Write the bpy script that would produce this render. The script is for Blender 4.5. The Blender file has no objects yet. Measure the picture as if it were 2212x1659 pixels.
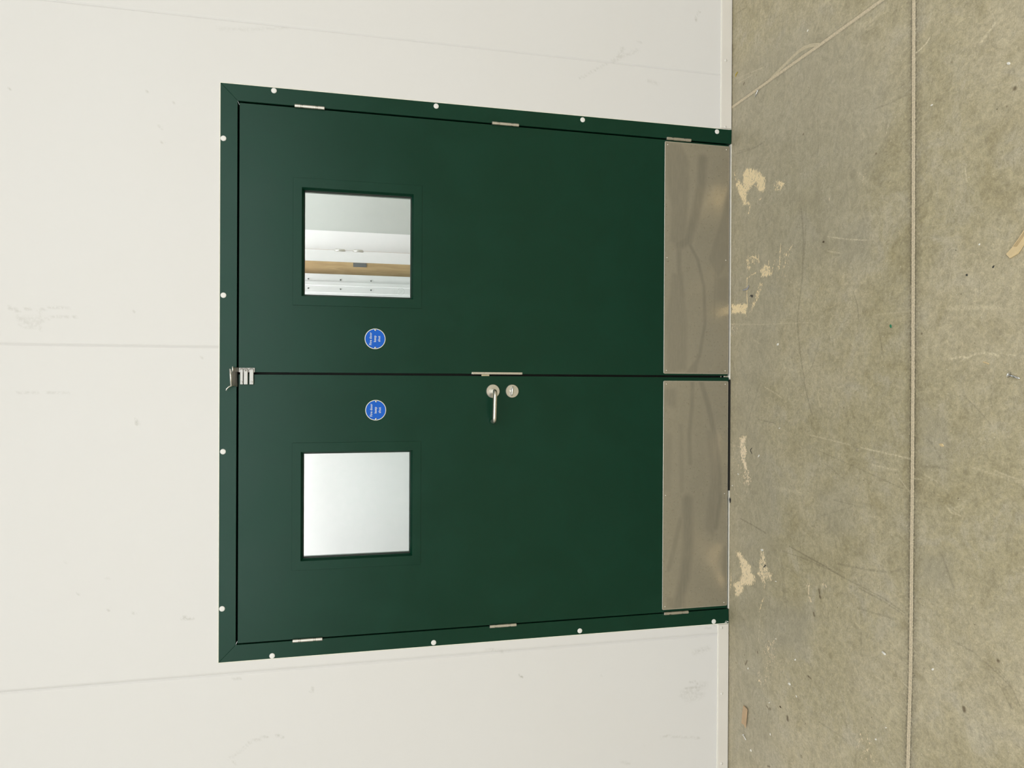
import bpy, bmesh, math, random
import numpy as np
from mathutils import Vector, Matrix
random.seed(7)
S = bpy.context.scene
C = S.collection
R = math.radians

# ------------------------------------------------------------------ camera (held sideways), light, exposure
S.view_settings.view_transform = 'Standard'
S.view_settings.look = 'None'
S.view_settings.gamma = 1.0
S.view_settings.use_curve_mapping = False
S.view_settings.exposure = 0.0
cam = bpy.data.cameras.new('camera')
cam.sensor_fit = 'HORIZONTAL'; cam.sensor_width = 36.0; cam.lens = 36.0 * 1534 / 2212
cam.clip_start = 0.05; cam.clip_end = 60
co = bpy.data.objects.new('camera', cam); C.objects.link(co); S.camera = co
TILT, ROLL, YAW = R(12.89013), R(0.23787), R(0.18199)
_f = Vector((0, math.cos(TILT), -math.sin(TILT))); _u = Vector((0, math.sin(TILT), math.cos(TILT))); _r = Vector((1, 0, 0))
_z = Matrix.Rotation(YAW, 3, 'Z')
_f, _u, _r = _z @ _f, _z @ _u, _z @ _r
_r2 = math.cos(ROLL) * _r + math.sin(ROLL) * _u
_u2 = -math.sin(ROLL) * _r + math.cos(ROLL) * _u
_m = Matrix((-_u2, _r2, -_f)).transposed().to_4x4()
_m.translation = Vector((-0.0266, -2.7585, 1.5895))
co.matrix_world = _m

w = bpy.data.worlds.new('world'); S.world = w; w.use_nodes = True
w.node_tree.nodes['Background'].inputs[0].default_value = (0.9, 0.95, 1, 1)
w.node_tree.nodes['Background'].inputs[1].default_value = 0.05

def area(name, loc, sx, sy, power, col=(1, 0.965, 0.91), rot=(0, 0, 0)):
    l = bpy.data.lights.new(name, 'AREA'); l.shape = 'RECTANGLE'; l.size = sx; l.size_y = sy
    l.energy = power; l.color = col
    o = bpy.data.objects.new(name, l); o.location = loc; o.rotation_euler = rot; C.objects.link(o)
    return o
# the hall's ceiling lamps, in two rows along the wall
HP = 27
for ix in (-3.6, -1.2, 1.2, 3.6):
    for iy in (-4.0, -5.9, -7.8):
        area('ceiling_light', (ix, iy, 5.35), 1.5, 0.35, HP, (1, 0.985, 0.955))
# added light panel high on the unseen far wall, brightening wall and upper doors
area('added_far_light', (0, -8.95, 3.75), 9.0, 2.3, 190, (0.90, 0.99, 1.0), (R(90), 0, 0))
# unseen lamps added overhead to light the corridor behind the doors
area('added_corridor_light', (-0.5, 0.35, 3.55), 1.8, 0.25, 98, (1, 1, 0.99))
area('added_corridor_light', (1.05, 0.7, 3.55), 0.8, 0.5, 43, (1, 1, 0.99))

# ------------------------------------------------------------------ helpers
def tag(o, label=None, cat=None, group=None, kind=None):
    if label: o['label'] = label
    if cat: o['category'] = cat
    if group: o['group'] = group
    if kind: o['kind'] = kind
    return o
def empty(name, loc=(0, 0, 0)):
    o = bpy.data.objects.new(name, None); o.location = loc; o.empty_display_size = 0.05
    C.objects.link(o); return o
def link(name, me, mat, parent=None, smooth=False, label=None):
    mats = mat if isinstance(mat, (list, tuple)) else [mat]
    for m in mats: me.materials.append(m)
    if smooth: me.polygons.foreach_set('use_smooth', [True] * len(me.polygons))
    o = bpy.data.objects.new(name, me); C.objects.link(o)
    if parent is not None:
        o.parent = parent
        o.matrix_parent_inverse = parent_world(parent).inverted()
    if label: o['label'] = label
    return o
def parent_world(o):
    m = Matrix.Translation(o.location)
    if o.parent: m = parent_world(o.parent) @ o.matrix_parent_inverse @ m
    return m
def obj(name, bm, mat, parent=None, smooth=False, bevel=0, seg=2, label=None, auto=None):
    bmesh.ops.recalc_face_normals(bm, faces=bm.faces)
    me = bpy.data.meshes.new(name); bm.to_mesh(me); bm.free()
    o = link(name, me, mat, parent, smooth, label)
    if bevel:
        b = o.modifiers.new('bevel', 'BEVEL'); b.width = bevel; b.segments = seg; b.limit_method = 'ANGLE'; b.angle_limit = R(30)
        b.harden_normals = False
    return o
def box(bm, x0, x1, y0, y1, z0, z1):
    v = [bm.verts.new(p) for p in ((x0, y0, z0), (x1, y0, z0), (x1, y1, z0), (x0, y1, z0), (x0, y0, z1), (x1, y0, z1), (x1, y1, z1), (x0, y1, z1))]
    for f in ((0, 1, 2, 3), (4, 5, 6, 7), (0, 1, 5, 4), (1, 2, 6, 5), (2, 3, 7, 6), (3, 0, 4, 7)):
        bm.faces.new([v[i] for i in f])
def mbox(*a):
    bm = bmesh.new(); box(bm, *a); return bm
def prism(bm, pts, h, base=0.0, axis='z'):
    """closed outline pts (2D) raised by h"""
    def P(p, q):
        return (p[0], p[1], q) if axis == 'z' else ((p[0], q, p[1]) if axis == 'y' else (q, p[0], p[1]))
    a = [bm.verts.new(P(p, base)) for p in pts]; b = [bm.verts.new(P(p, base + h)) for p in pts]
    n = len(pts)
    bm.faces.new(a); bm.faces.new(b)
    for i in range(n): bm.faces.new((a[i], a[(i + 1) % n], b[(i + 1) % n], b[i]))
def lathe(bm, prof, n=32, origin=(0, 0, 0), axis='y'):
    """prof: list of (radius, height); turned about axis through origin"""
    rings = []
    for r, h in prof:
        ring = []
        if r < 1e-7:
            p = {'y': (0, h, 0), 'z': (0, 0, h), 'x': (h, 0, 0)}[axis]
            ring = [bm.verts.new(Vector(p) + Vector(origin))]
        else:
            for i in range(n):
                a = 2 * math.pi * i / n; c, s = r * math.cos(a), r * math.sin(a)
                p = {'y': (c, h, s), 'z': (c, s, h), 'x': (h, c, s)}[axis]
                ring.append(bm.verts.new(Vector(p) + Vector(origin)))
        rings.append(ring)
    for A, B in zip(rings, rings[1:]):
        if len(A) == 1 and len(B) == 1: continue
        for i in range(n):
            j = (i + 1) % n
            if len(A) == 1: bm.faces.new((A[0], B[i], B[j]))
            elif len(B) == 1: bm.faces.new((A[i], A[j], B[0]))
            else: bm.faces.new((A[i], A[j], B[j], B[i]))
    for ring in (rings[0], rings[-1]):
        if len(ring) > 1: bm.faces.new(ring)
def disc(x, y0, z, r, t, bev=0.0008, n=36):
    """a disc facing the hall: back at y0, front at y0 - t"""
    bm = bmesh.new(); lathe(bm, [(r, 0), (r, -(t - bev)), (r - bev, -t), (0, -t)], n, (x, y0, z)); return bm
def tube(bm, pts, r, n=12, cap=True):
    pts = [Vector(p) for p in pts]; rings = []
    rr = r if isinstance(r, (list, tuple)) else [r] * len(pts)
    t0 = (pts[1] - pts[0]).normalized()
    nrm = t0.cross(Vector((0, 0, 1)))
    if nrm.length < 1e-3: nrm = t0.cross(Vector((0, 1, 0)))
    nrm.normalize()
    for i, p in enumerate(pts):
        t = (pts[min(i + 1, len(pts) - 1)] - pts[max(i - 1, 0)]).normalized()
        nrm = (nrm - t * nrm.dot(t)).normalized(); b = t.cross(nrm)
        rings.append([bm.verts.new(p + rr[i] * (math.cos(2 * math.pi * k / n) * nrm + math.sin(2 * math.pi * k / n) * b)) for k in range(n)])
    for A, B in zip(rings, rings[1:]):
        for k in range(n): bm.faces.new((A[k], A[(k + 1) % n], B[(k + 1) % n], B[k]))
    if cap: bm.faces.new(rings[0]); bm.faces.new(rings[-1])
def rects(bm, loops):
    """loops: list of (x0,x1,z0,z1,y); joins each rectangular loop with the next, closes last to first"""
    L = []
    for x0, x1, z0, z1, y in loops:
        L.append([bm.verts.new(p) for p in ((x0, y, z0), (x1, y, z0), (x1, y, z1), (x0, y, z1))])
    for A, B in zip(L, L[1:] + L[:1]):
        for k in range(4): bm.faces.new((A[k], A[(k + 1) % 4], B[(k + 1) % 4], B[k]))
def rounded(x0, x1, z0, z1, r, n=5):
    p = []
    for cx, cz, a0 in ((x1 - r, z1 - r, 0), (x0 + r, z1 - r, 90), (x0 + r, z0 + r, 180), (x1 - r, z0 + r, 270)):
        for i in range(n + 1):
            a = R(a0 + 90 * i / n); p.append((cx + r * math.cos(a), cz + r * math.sin(a)))
    return p
def copy_part(o, parent, dx=0, dy=0, dz=0):
    c = o.copy(); C.objects.link(c)
    c.parent = parent; c.matrix_parent_inverse = o.matrix_parent_inverse.copy()
    c.location = o.location + Vector((dx, dy, dz)); return c

# ------------------------------------------------------------------ materials
def mat(name):
    m = bpy.data.materials.new(name); m.use_nodes = True
    nt = m.node_tree; return m, nt, nt.nodes['Principled BSDF']
def nd(nt, t, **kw):
    n = nt.nodes.new(t)
    for k, v in kw.items():
        if k.startswith('i_'): n.inputs[k[2:].replace('_', ' ')].default_value = v
        else: setattr(n, k, v)
    return n
def lk(nt, a, b): nt.links.new(a, b)
def math_(nt, op, a, b=None, c=None, clamp=False):
    n = nt.nodes.new('ShaderNodeMath'); n.operation = op; n.use_clamp = clamp
    for i, v in enumerate((a, b, c)):
        if v is None: continue
        if isinstance(v, (int, float)): n.inputs[i].default_value = v
        else: nt.links.new(v, n.inputs[i])
    return n.outputs[0]
def mix_(nt, fac, a, b, blend='MIX'):
    n = nt.nodes.new('ShaderNodeMix'); n.data_type = 'RGBA'; n.blend_type = blend
    for i, v in ((0, fac), (6, a), (7, b)):
        if isinstance(v, (int, float)): n.inputs[i].default_value = v
        elif isinstance(v, tuple): n.inputs[i].default_value = (*v, 1) if len(v) == 3 else v
        else: nt.links.new(v, n.inputs[i])
    return n.outputs[2]
def ramp_(nt, v, a, b, lo=0.0, hi=1.0):
    n = nt.nodes.new('ShaderNodeMapRange'); n.interpolation_type = 'SMOOTHSTEP'
    for i, q in ((1, a), (2, b), (3, lo), (4, hi)): n.inputs[i].default_value = q
    nt.links.new(v, n.inputs[0]); return n.outputs[0]
def noise_(nt, vec, scale, detail=4, rough=0.55, dist=0.0):
    n = nt.nodes.new('ShaderNodeTexNoise'); n.inputs['Scale'].default_value = scale; n.inputs['Detail'].default_value = detail
    n.inputs['Roughness'].default_value = rough; n.inputs['Distortion'].default_value = dist
    nt.links.new(vec, n.inputs['Vector']); return n.outputs[0]
def coords(nt, sc=(1, 1, 1), rot=(0, 0, 0)):
    t = nt.nodes.new('ShaderNodeTexCoord'); m = nt.nodes.new('ShaderNodeMapping')
    m.inputs['Scale'].default_value = sc; m.inputs['Rotation'].default_value = rot
    nt.links.new(t.outputs['Object'], m.inputs['Vector']); return m.outputs[0]
def attr_(nt, name):
    n = nt.nodes.new('ShaderNodeAttribute'); n.attribute_name = name; return n.outputs['Fac']
def bump_(nt, bs, h, strength, dist):
    b = nt.nodes.new('ShaderNodeBump'); b.inputs['Strength'].default_value = strength; b.inputs['Distance'].default_value = dist
    nt.links.new(h, b.inputs['Height']); nt.links.new(b.outputs[0], bs.inputs['Normal'])
def plain(name, col, rough=0.5, metal=0.0, var=0.04, scale=30, spec=0.5):
    m, nt, bs = mat(name)
    n = noise_(nt, coords(nt), scale, 3)
    f = ramp_(nt, n, 0.3, 0.7, 1 - var, 1 + var)
    c = nt.nodes.new('ShaderNodeMix'); c.data_type = 'RGBA'; c.blend_type = 'MULTIPLY'; c.inputs[0].default_value = 1
    c.inputs[6].default_value = (*col, 1)
    cmb = nt.nodes.new('ShaderNodeCombineColor')
    for i in range(3): lk(nt, f, cmb.inputs[i])
    lk(nt, cmb.outputs[0], c.inputs[7]); lk(nt, c.outputs[2], bs.inputs['Base Color'])
    bs.inputs['Roughness'].default_value = rough; bs.inputs['Metallic'].default_value = metal
    bs.inputs['Specular IOR Level'].default_value = spec
    return m
M = {}
M['white_panel'] = plain('white_panel', (0.80, 0.79, 0.755), 0.42, 0, 0.012, 3)
M['hall_wall'] = plain('hall_wall', (0.74, 0.73, 0.70), 0.6, 0, 0.02, 2)
M['ceiling'] = plain('ceiling', (0.62, 0.62, 0.61), 0.7, 0, 0.02, 2)
M['corridor_wall'] = plain('corridor_wall', (0.82, 0.81, 0.82), 0.5, 0, 0.012, 3)
M['seam_shade_grey'] = plain('seam_shade_grey', (0.50, 0.52, 0.50), 0.6, 0, 0.03, 2)  # weaker light on the far corridor wall put into its grey; also the seam
M['skirting'] = plain('skirting', (0.77, 0.735, 0.70), 0.45, 0, 0.015, 8)
M['bead'] = plain('bead', (0.90, 0.88, 0.80), 0.35, 0, 0.03, 60)
M['cap'] = plain('cap', (0.84, 0.83, 0.82), 0.35, 0, 0.01, 20)
M['washer'] = plain('washer', (0.80, 0.77, 0.74), 0.4, 0, 0.01, 20)
M['alu'] = plain('alu', (0.86, 0.83, 0.76), 0.7, 0.0)
M['pin'] = plain('pin', (0.22, 0.20, 0.18), 0.4, 0.3)
M['seal'] = plain('seal', (0.006, 0.006, 0.006), 0.6)  # gasket black, shared by the dark strips added in the door gaps
M['joint'] = plain('joint', (0.62, 0.53, 0.385), 0.8, 0, 0.16, 220)
M['blue'] = plain('blue', (0.013, 0.120, 0.60), 0.4, 0, 0.02, 30, 0.15)
M['sign_silver'] = plain('sign_silver', (0.74, 0.72, 0.69), 0.38, 0.7, 0.03)
M['letter'] = plain('letter', (0.62, 0.68, 0.76), 0.5)
M['brass'] = plain('brass', (0.62, 0.55, 0.40), 0.38, 0.8)
M['timber'] = None
M['black_plastic'] = plain('black_plastic', (0.012, 0.012, 0.016), 0.35)
M['grey_plastic'] = plain('grey_plastic', (0.36, 0.36, 0.40), 0.4)
M['lock_grey'] = plain('lock_grey', (0.10, 0.105, 0.11), 0.5, 0.2)
M['card'] = plain('card', (0.56, 0.40, 0.25), 0.8, 0, 0.05, 60)
M['pale_card'] = plain('pale_card', (0.74, 0.58, 0.34), 0.75, 0, 0.04, 60)
M['tape'] = plain('tape', (0.52, 0.39, 0.22), 0.45, 0, 0.05, 60)
M['chip'] = plain('chip', (0.82, 0.80, 0.75), 0.6, 0, 0.05, 120)
M['green_chip'] = plain('green_chip', (0.03, 0.20, 0.10), 0.5)
M['yellow'] = plain('yellow', (0.50, 0.38, 0.04), 0.5)
M['tan_chip'] = plain('tan_chip', (0.66, 0.52, 0.30), 0.7)
M['brown_bit'] = plain('brown_bit', (0.10, 0.075, 0.045), 0.8)
M['stone'] = plain('stone', (0.35, 0.31, 0.22), 0.8, 0, 0.2, 150)
M['dark_stone'] = plain('dark_stone', (0.035, 0.04, 0.038), 0.7)
M['zinc'] = plain('zinc', (0.70, 0.71, 0.73), 0.25, 1.0)
M['white_paint'] = plain('white_paint', (0.86, 0.85, 0.82), 0.4)
M['etch'] = plain('etch', (0.60, 0.62, 0.60), 0.7)

def green_paint():
    m, nt, bs = mat('green_paint')
    n1 = noise_(nt, coords(nt, (1, 1, 1)), 5.0, 5, 0.6, 0.6)
    n2 = noise_(nt, coords(nt), 900, 2)
    fac = ramp_(nt, n1, 0.35, 0.7)
    lk(nt, mix_(nt, fac, (0.0008, 0.0290, 0.0140), (0.0011, 0.0325, 0.0165)), bs.inputs['Base Color'])
    sm = attr_(nt, 'smear')
    lk(nt, math_(nt, 'ADD', ramp_(nt, n1, 0.3, 0.75, 0.28, 0.33), math_(nt, 'MULTIPLY', sm, 0.18)), bs.inputs['Roughness'])
    bs.inputs['Specular IOR Level'].default_value = 0.31
    bs.inputs['Specular Tint'].default_value = (0.80, 1.0, 0.97, 1)
    bump_(nt, bs, n2, 0.12, 0.0006)
    return m
M['green'] = green_paint()

def brushed(name, col, rough, sc, amp=0.06, smear=False):
    m, nt, bs = mat(name)
    n = noise_(nt, coords(nt, sc), 120, 3)
    f = ramp_(nt, n, 0.25, 0.75, 1 - amp, 1 + amp)
    cmb = nt.nodes.new('ShaderNodeCombineColor')
    for i in range(3): lk(nt, f, cmb.inputs[i])
    c = mix_(nt, 1.0, col, cmb.outputs[0], 'MULTIPLY')
    r = ramp_(nt, n, 0.25, 0.75, rough - 0.03, rough + 0.03)
    if smear:
        a = attr_(nt, 'smear')
        fine = noise_(nt, coords(nt, (2, 1, 14)), 9, 4)
        a = math_(nt, 'MULTIPLY', a, ramp_(nt, fine, 0.3, 0.7, 0.75, 1.1))
        c = mix_(nt, a, c, tuple(v * 0.68 for v in col))
        r = math_(nt, 'ADD', r, math_(nt, 'MULTIPLY', a, 0.10))
    lk(nt, c, bs.inputs['Base Color']); lk(nt, r, bs.inputs['Roughness'])
    bs.inputs['Metallic'].default_value = 1.0
    return m
M['steel_plate'] = brushed('steel_plate', (0.555, 0.525, 0.465), 0.30, (1, 1, 1), 0.03, True)
M['steel'] = brushed('steel', (0.66, 0.63, 0.59), 0.30, (1, 1, 8), 0.05)
M['satin'] = brushed('satin', (0.68, 0.66, 0.61), 0.34, (1, 1, 1), 0.03)
M['chrome'] = brushed('chrome', (0.78, 0.78, 0.76), 0.14, (1, 1, 1), 0.02)
M['galv'] = brushed('galv', (0.50, 0.49, 0.48), 0.52, (6, 1, 1), 0.05)

def timber():
    m, nt, bs = mat('timber')
    n = noise_(nt, coords(nt, (1, 1, 0.12)), 60, 5, 0.6, 0.8)
    n2 = noise_(nt, coords(nt), 6, 3)
    c = mix_(nt, ramp_(nt, n, 0.3, 0.7), (0.34, 0.215, 0.095), (0.47, 0.32, 0.155))
    lk(nt, mix_(nt, ramp_(nt, n2, 0.55, 0.75, 0, 0.35), c, (0.24, 0.17, 0.09)), bs.inputs['Base Color'])
    bs.inputs['Roughness'].default_value = 0.6
    return m
M['timber'] = timber()

def glass():
    m = bpy.data.materials.new('glass'); m.use_nodes = True; nt = m.node_tree
    nt.nodes.remove(nt.nodes['Principled BSDF'])
    tr = nd(nt, 'ShaderNodeBsdfTransparent'); gl = nd(nt, 'ShaderNodeBsdfGlossy')
    n = noise_(nt, coords(nt), 40, 3)
    lk(nt, mix_(nt, ramp_(nt, n, 0.3, 0.7), (0.955, 0.985, 0.968), (0.965, 0.99, 0.975)), tr.inputs[0])
    gl.inputs['Roughness'].default_value = 0.02
    fr = nd(nt, 'ShaderNodeFresnel'); fr.inputs[0].default_value = 1.45
    mx = nd(nt, 'ShaderNodeMixShader'); lk(nt, fr.outputs[0], mx.inputs[0]); lk(nt, tr.outputs[0], mx.inputs[1]); lk(nt, gl.outputs[0], mx.inputs[2])
    lk(nt, mx.outputs[0], nt.nodes['Material Output'].inputs[0])
    return m
M['glass'] = glass()

def wall_material():
    m, nt, bs = mat('wall_panels')
    n = noise_(nt, coords(nt), 2.2, 4)
    base = mix_(nt, ramp_(nt, n, 0.35, 0.65), (0.757, 0.742, 0.746), (0.760, 0.747, 0.754))
    a = attr_(nt, 'smudge')
    br = noise_(nt, coords(nt), 90, 4, 0.6)
    f = math_(nt, 'MULTIPLY', a, ramp_(nt, br, 0.35, 0.6), clamp=True)
    lk(nt, mix_(nt, f, base, (0.30, 0.285, 0.24)), bs.inputs['Base Color'])
    bs.inputs['Roughness'].default_value = 0.42
    bump_(nt, bs, noise_(nt, coords(nt), 700, 2), 0.05, 0.0008)
    return m
M['wall'] = wall_material()

def floor_material():
    m, nt, bs = mat('concrete')
    P = coords(nt)
    big = noise_(nt, P, 1.6, 5, 0.6, 0.4)
    mid = noise_(nt, P, 7.5, 6, 0.62, 0.8)
    swirl = noise_(nt, coords(nt, (1, 1.35, 1), (0, 0, R(28))), 13, 7, 0.66, 2.4)
    swirl2 = noise_(nt, coords(nt, (1.5, 1, 1), (0, 0, R(-25))), 34, 6, 0.66, 1.5)
    grain = noise_(nt, P, 330, 4, 0.7)
    c = mix_(nt, ramp_(nt, big, 0.38, 0.62), (0.420, 0.370, 0.242), (0.485, 0.428, 0.300))
    c = mix_(nt, ramp_(nt, mid, 0.50, 0.72, 0, 0.75), c, (0.470, 0.425, 0.325))
    c = mix_(nt, ramp_(nt, mid, 0.50, 0.28, 0, 0.55), c, (0.335, 0.284, 0.164))
    def mul(c, v, a, b, lo, hi):
        f = ramp_(nt, v, a, b, lo, hi); k = nt.nodes.new('ShaderNodeCombineColor')
        for i in range(3): lk(nt, f, k.inputs[i])
        return mix_(nt, 1.0, c, k.outputs[0], 'MULTIPLY')
    c = mul(c, swirl, 0.34, 0.66, 0.915, 1.09)
    c = mul(c, swirl2, 0.34, 0.68, 0.90, 1.11)
    c = mul(c, grain, 0.30, 0.70, 0.88, 1.12)
    mott = noise_(nt, coords(nt, (1, 1.15, 1), (0, 0, R(18))), 80, 6, 0.68, 1.2)
    c = mul(c, mott, 0.32, 0.70, 0.885, 1.14)
    # greyer band worn in front of the doors
    c = mix_(nt, math_(nt, 'MULTIPLY', attr_(nt, 'grey'), 0.75), c, mul(mul(mix_(nt, 0, (0.378, 0.345, 0.262), c), grain, 0.3, 0.7, 0.88, 1.12), swirl, 0.34, 0.66, 0.90, 1.11))
    # pale trowel wisps
    wn = noise_(nt, coords(nt, (1, 1.7, 1), (0, 0, R(40))), 14, 7, 0.68, 2.2)
    wl = ramp_(nt, math_(nt, 'ABSOLUTE', math_(nt, 'SUBTRACT', wn, 0.5)), 0.026, 0.0, 0, 1)
    wl = math_(nt, 'MULTIPLY', wl, ramp_(nt, mid, 0.40, 0.60, 0.15, 0.60))
    c = mix_(nt, wl, c, (0.56, 0.51, 0.39))
    # scuffs, scratches, stains and the shade along the wall foot
    br = noise_(nt, P, 150, 3, 0.6)
    dk = math_(nt, 'MULTIPLY', attr_(nt, 'dark'), ramp_(nt, br, 0.32, 0.6, 0.25, 1), clamp=True)
    c = mix_(nt, dk, c, (0.115, 0.10, 0.07))
    lt = math_(nt, 'MULTIPLY', attr_(nt, 'light'), ramp_(nt, br, 0.38, 0.62, 0.15, 1), clamp=True)
    c = mix_(nt, lt, c, (0.86, 0.77, 0.56))
    c = mix_(nt, attr_(nt, 'brown'), c, (0.115, 0.083, 0.045))
    # fine bright and dark specks
    v = nd(nt, 'ShaderNodeTexVoronoi'); v.inputs['Scale'].default_value = 75; lk(nt, P, v.inputs['Vector'])
    sp = nd(nt, 'ShaderNodeSeparateColor'); lk(nt, v.outputs['Color'], sp.inputs[0])
    on = math_(nt, 'GREATER_THAN', sp.outputs[0], 0.80)
    sz = math_(nt, 'MULTIPLY_ADD', sp.outputs[1], 0.10, 0.055)
    spk = math_(nt, 'MULTIPLY', on, math_(nt, 'LESS_THAN', v.outputs['Distance'], sz))
    c = mix_(nt, math_(nt, 'MULTIPLY', spk, 0.8), c, (0.62, 0.57, 0.44))
    on2 = math_(nt, 'LESS_THAN', sp.outputs[0], 0.025)
    spk2 = math_(nt, 'MULTIPLY', on2, math_(nt, 'LESS_THAN', v.outputs['Distance'], sz))
    c = mix_(nt, math_(nt, 'MULTIPLY', spk2, 0.75), c, (0.09, 0.075, 0.045))
    # scraped tan filler residue, broken into streaks
    st = noise_(nt, coords(nt, (1, 2.6, 1), (0, 0, R(12))), 95, 5, 0.7, 0.5)
    lump = noise_(nt, P, 60, 5, 0.7, 1.0)
    st = math_(nt, 'ADD', math_(nt, 'MULTIPLY', st, 0.55), math_(nt, 'MULTIPLY', lump, 0.45))
    val = math_(nt, 'ADD', attr_(nt, 'tan'), math_(nt, 'MULTIPLY', math_(nt, 'SUBTRACT', st, 0.5), 4.6))
    tn = ramp_(nt, val, 0.48, 0.64)
    tn = math_(nt, 'MULTIPLY', tn, ramp_(nt, attr_(nt, 'tan'), 0.04, 0.2))
    tc = mix_(nt, attr_(nt, 'pink'), (0.93, 0.76, 0.48), (0.93, 0.78, 0.58))
    c = mix_(nt, math_(nt, 'MULTIPLY', tn, 0.95), c, tc)
    lk(nt, c, bs.inputs['Base Color'])
    lk(nt, ramp_(nt, mid, 0.3, 0.7, 0.42, 0.58), bs.inputs['Roughness'])
    bs.inputs['Specular IOR Level'].default_value = 0.35
    h = math_(nt, 'ADD', math_(nt, 'MULTIPLY', grain, 0.4), math_(nt, 'ADD', swirl, tn))
    bump_(nt, bs, h, 0.22, 0.0012)
    return m
M['floor'] = floor_material()

# ------------------------------------------------------------------ grids that carry marks
class Grid:
    """a flat lattice; (a, b) are its two axes; named mark layers live on its points"""
    def __init__(s, A, B):
        s.A, s.B = np.array(A), np.array(B); s.L = {}
    def layer(s, n):
        if n not in s.L: s.L[n] = np.zeros((len(s.B), len(s.A)), np.float32)
        return s.L[n]
    def win(s, pts, pad):
        p = np.array(pts); a0, a1 = p[:, 0].min() - pad, p[:, 0].max() + pad; b0, b1 = p[:, 1].min() - pad, p[:, 1].max() + pad
        i0, i1 = np.searchsorted(s.A, [a0, a1]); j0, j1 = np.searchsorted(s.B, [b0, b1])
        if i1 <= i0 or j1 <= j0: return None
        X, Y = np.meshgrid(s.A[i0:i1], s.B[j0:j1]); return (slice(j0, j1), slice(i0, i1)), X, Y
    def dist(s, pts, X, Y, closed=False):
        d = np.full(X.shape, 1e9)
        q = list(pts) + ([pts[0]] if closed else [])
        for (x0, y0), (x1, y1) in zip(q, q[1:]):
            dx, dy = x1 - x0, y1 - y0; l = dx * dx + dy * dy + 1e-12
            t = np.clip(((X - x0) * dx + (Y - y0) * dy) / l, 0, 1)
            d = np.minimum(d, np.hypot(X - x0 - t * dx, Y - y0 - t * dy))
        return d
    def put(s, n, w, v):
        L = s.layer(n); L[w] = np.maximum(L[w], v.astype(np.float32))
    def stroke(s, n, pts, width, amp, soft=0.5):
        r = s.win(pts, width * (1 + soft) + 0.01)
        if r is None: return
        w, X, Y = r; d = s.dist(pts, X, Y) if len(pts) > 1 else np.hypot(X - pts[0][0], Y - pts[0][1])
        h = width / 2
        s.put(n, w, amp * np.clip((h * (1 + soft) - d) / (h * 2 * soft + 1e-9), 0, 1))
    def poly(s, n, pts, amp, feather):
        r = s.win(pts, feather + 0.005)
        if r is None: return
        w, X, Y = r; ins = np.zeros(X.shape, bool); q = list(pts)
        for (x0, y0), (x1, y1) in zip(q, q[1:] + q[:1]):
            c = (y0 > Y) != (y1 > Y)
            with np.errstate(divide='ignore', invalid='ignore'):
                ins ^= c & (X < (x1 - x0) * (Y - y0) / (y1 - y0 + 1e-15) + x0)
        d = s.dist(pts, X, Y, True); sd = np.where(ins, d, -d)
        t = np.clip((sd + feather * 0.6) / (feather * 1.2), 0, 1); s.put(n, w, amp * t * t * (3 - 2 * t))
def grid_mesh(name, grid, to3d, keep=None, extra=None, layers=()):
    nA, nB = len(grid.A), len(grid.B)
    X, Y = np.meshgrid(grid.A, grid.B)
    V = to3d(X, Y).reshape(-1, 3)
    i = np.arange(nA - 1); j = np.arange(nB - 1); I, J = np.meshgrid(i, j)
    k = (J * nA + I)
    F = np.stack([k, k + 1, k + 1 + nA, k + nA], -1)
    if keep is not None:
        cx = (grid.A[:-1] + grid.A[1:]) / 2; cy = (grid.B[:-1] + grid.B[1:]) / 2
        CX, CY = np.meshgrid(cx, cy); F = F[keep(CX, CY)]
    F = F.reshape(-1, 4)
    n0 = len(V)
    if extra:
        ev, ef = extra; V = np.vstack([V, np.array(ev, float)]); F = np.vstack([F, np.array(ef) + n0])
    used = np.zeros(len(V), bool); used[F.ravel()] = True
    idx = np.cumsum(used) - 1
    V2, F2 = V[used], idx[F]
    me = bpy.data.meshes.new(name)
    me.vertices.add(len(V2)); me.vertices.foreach_set('co', V2.astype(np.float32).ravel())
    me.loops.add(F2.size); me.loops.foreach_set('vertex_index', F2.astype(np.int32).ravel())
    me.polygons.add(len(F2)); me.polygons.foreach_set('loop_start', np.arange(0, F2.size, 4, dtype=np.int32))
    me.polygons.foreach_set('loop_total', np.full(len(F2), 4, np.int32))
    me.update(calc_edges=True); me.validate()
    for n in layers:
        a = me.attributes.new(n, 'FLOAT', 'POINT')
        v = np.zeros(len(V), np.float32)
        if n in grid.L: v[:n0] = grid.L[n].ravel()
        a.data.foreach_set('value', v[used])
    return me

# ------------------------------------------------------------------ the floor with its wear
STEP = 0.003
FX0, FX1, FY0, FY1 = -1.76, 1.70, -1.42, 0.06
g = Grid(np.arange(FX0, FX1 + 1e-6, STEP), np.arange(FY0, FY1 + 1e-6, STEP))
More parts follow.
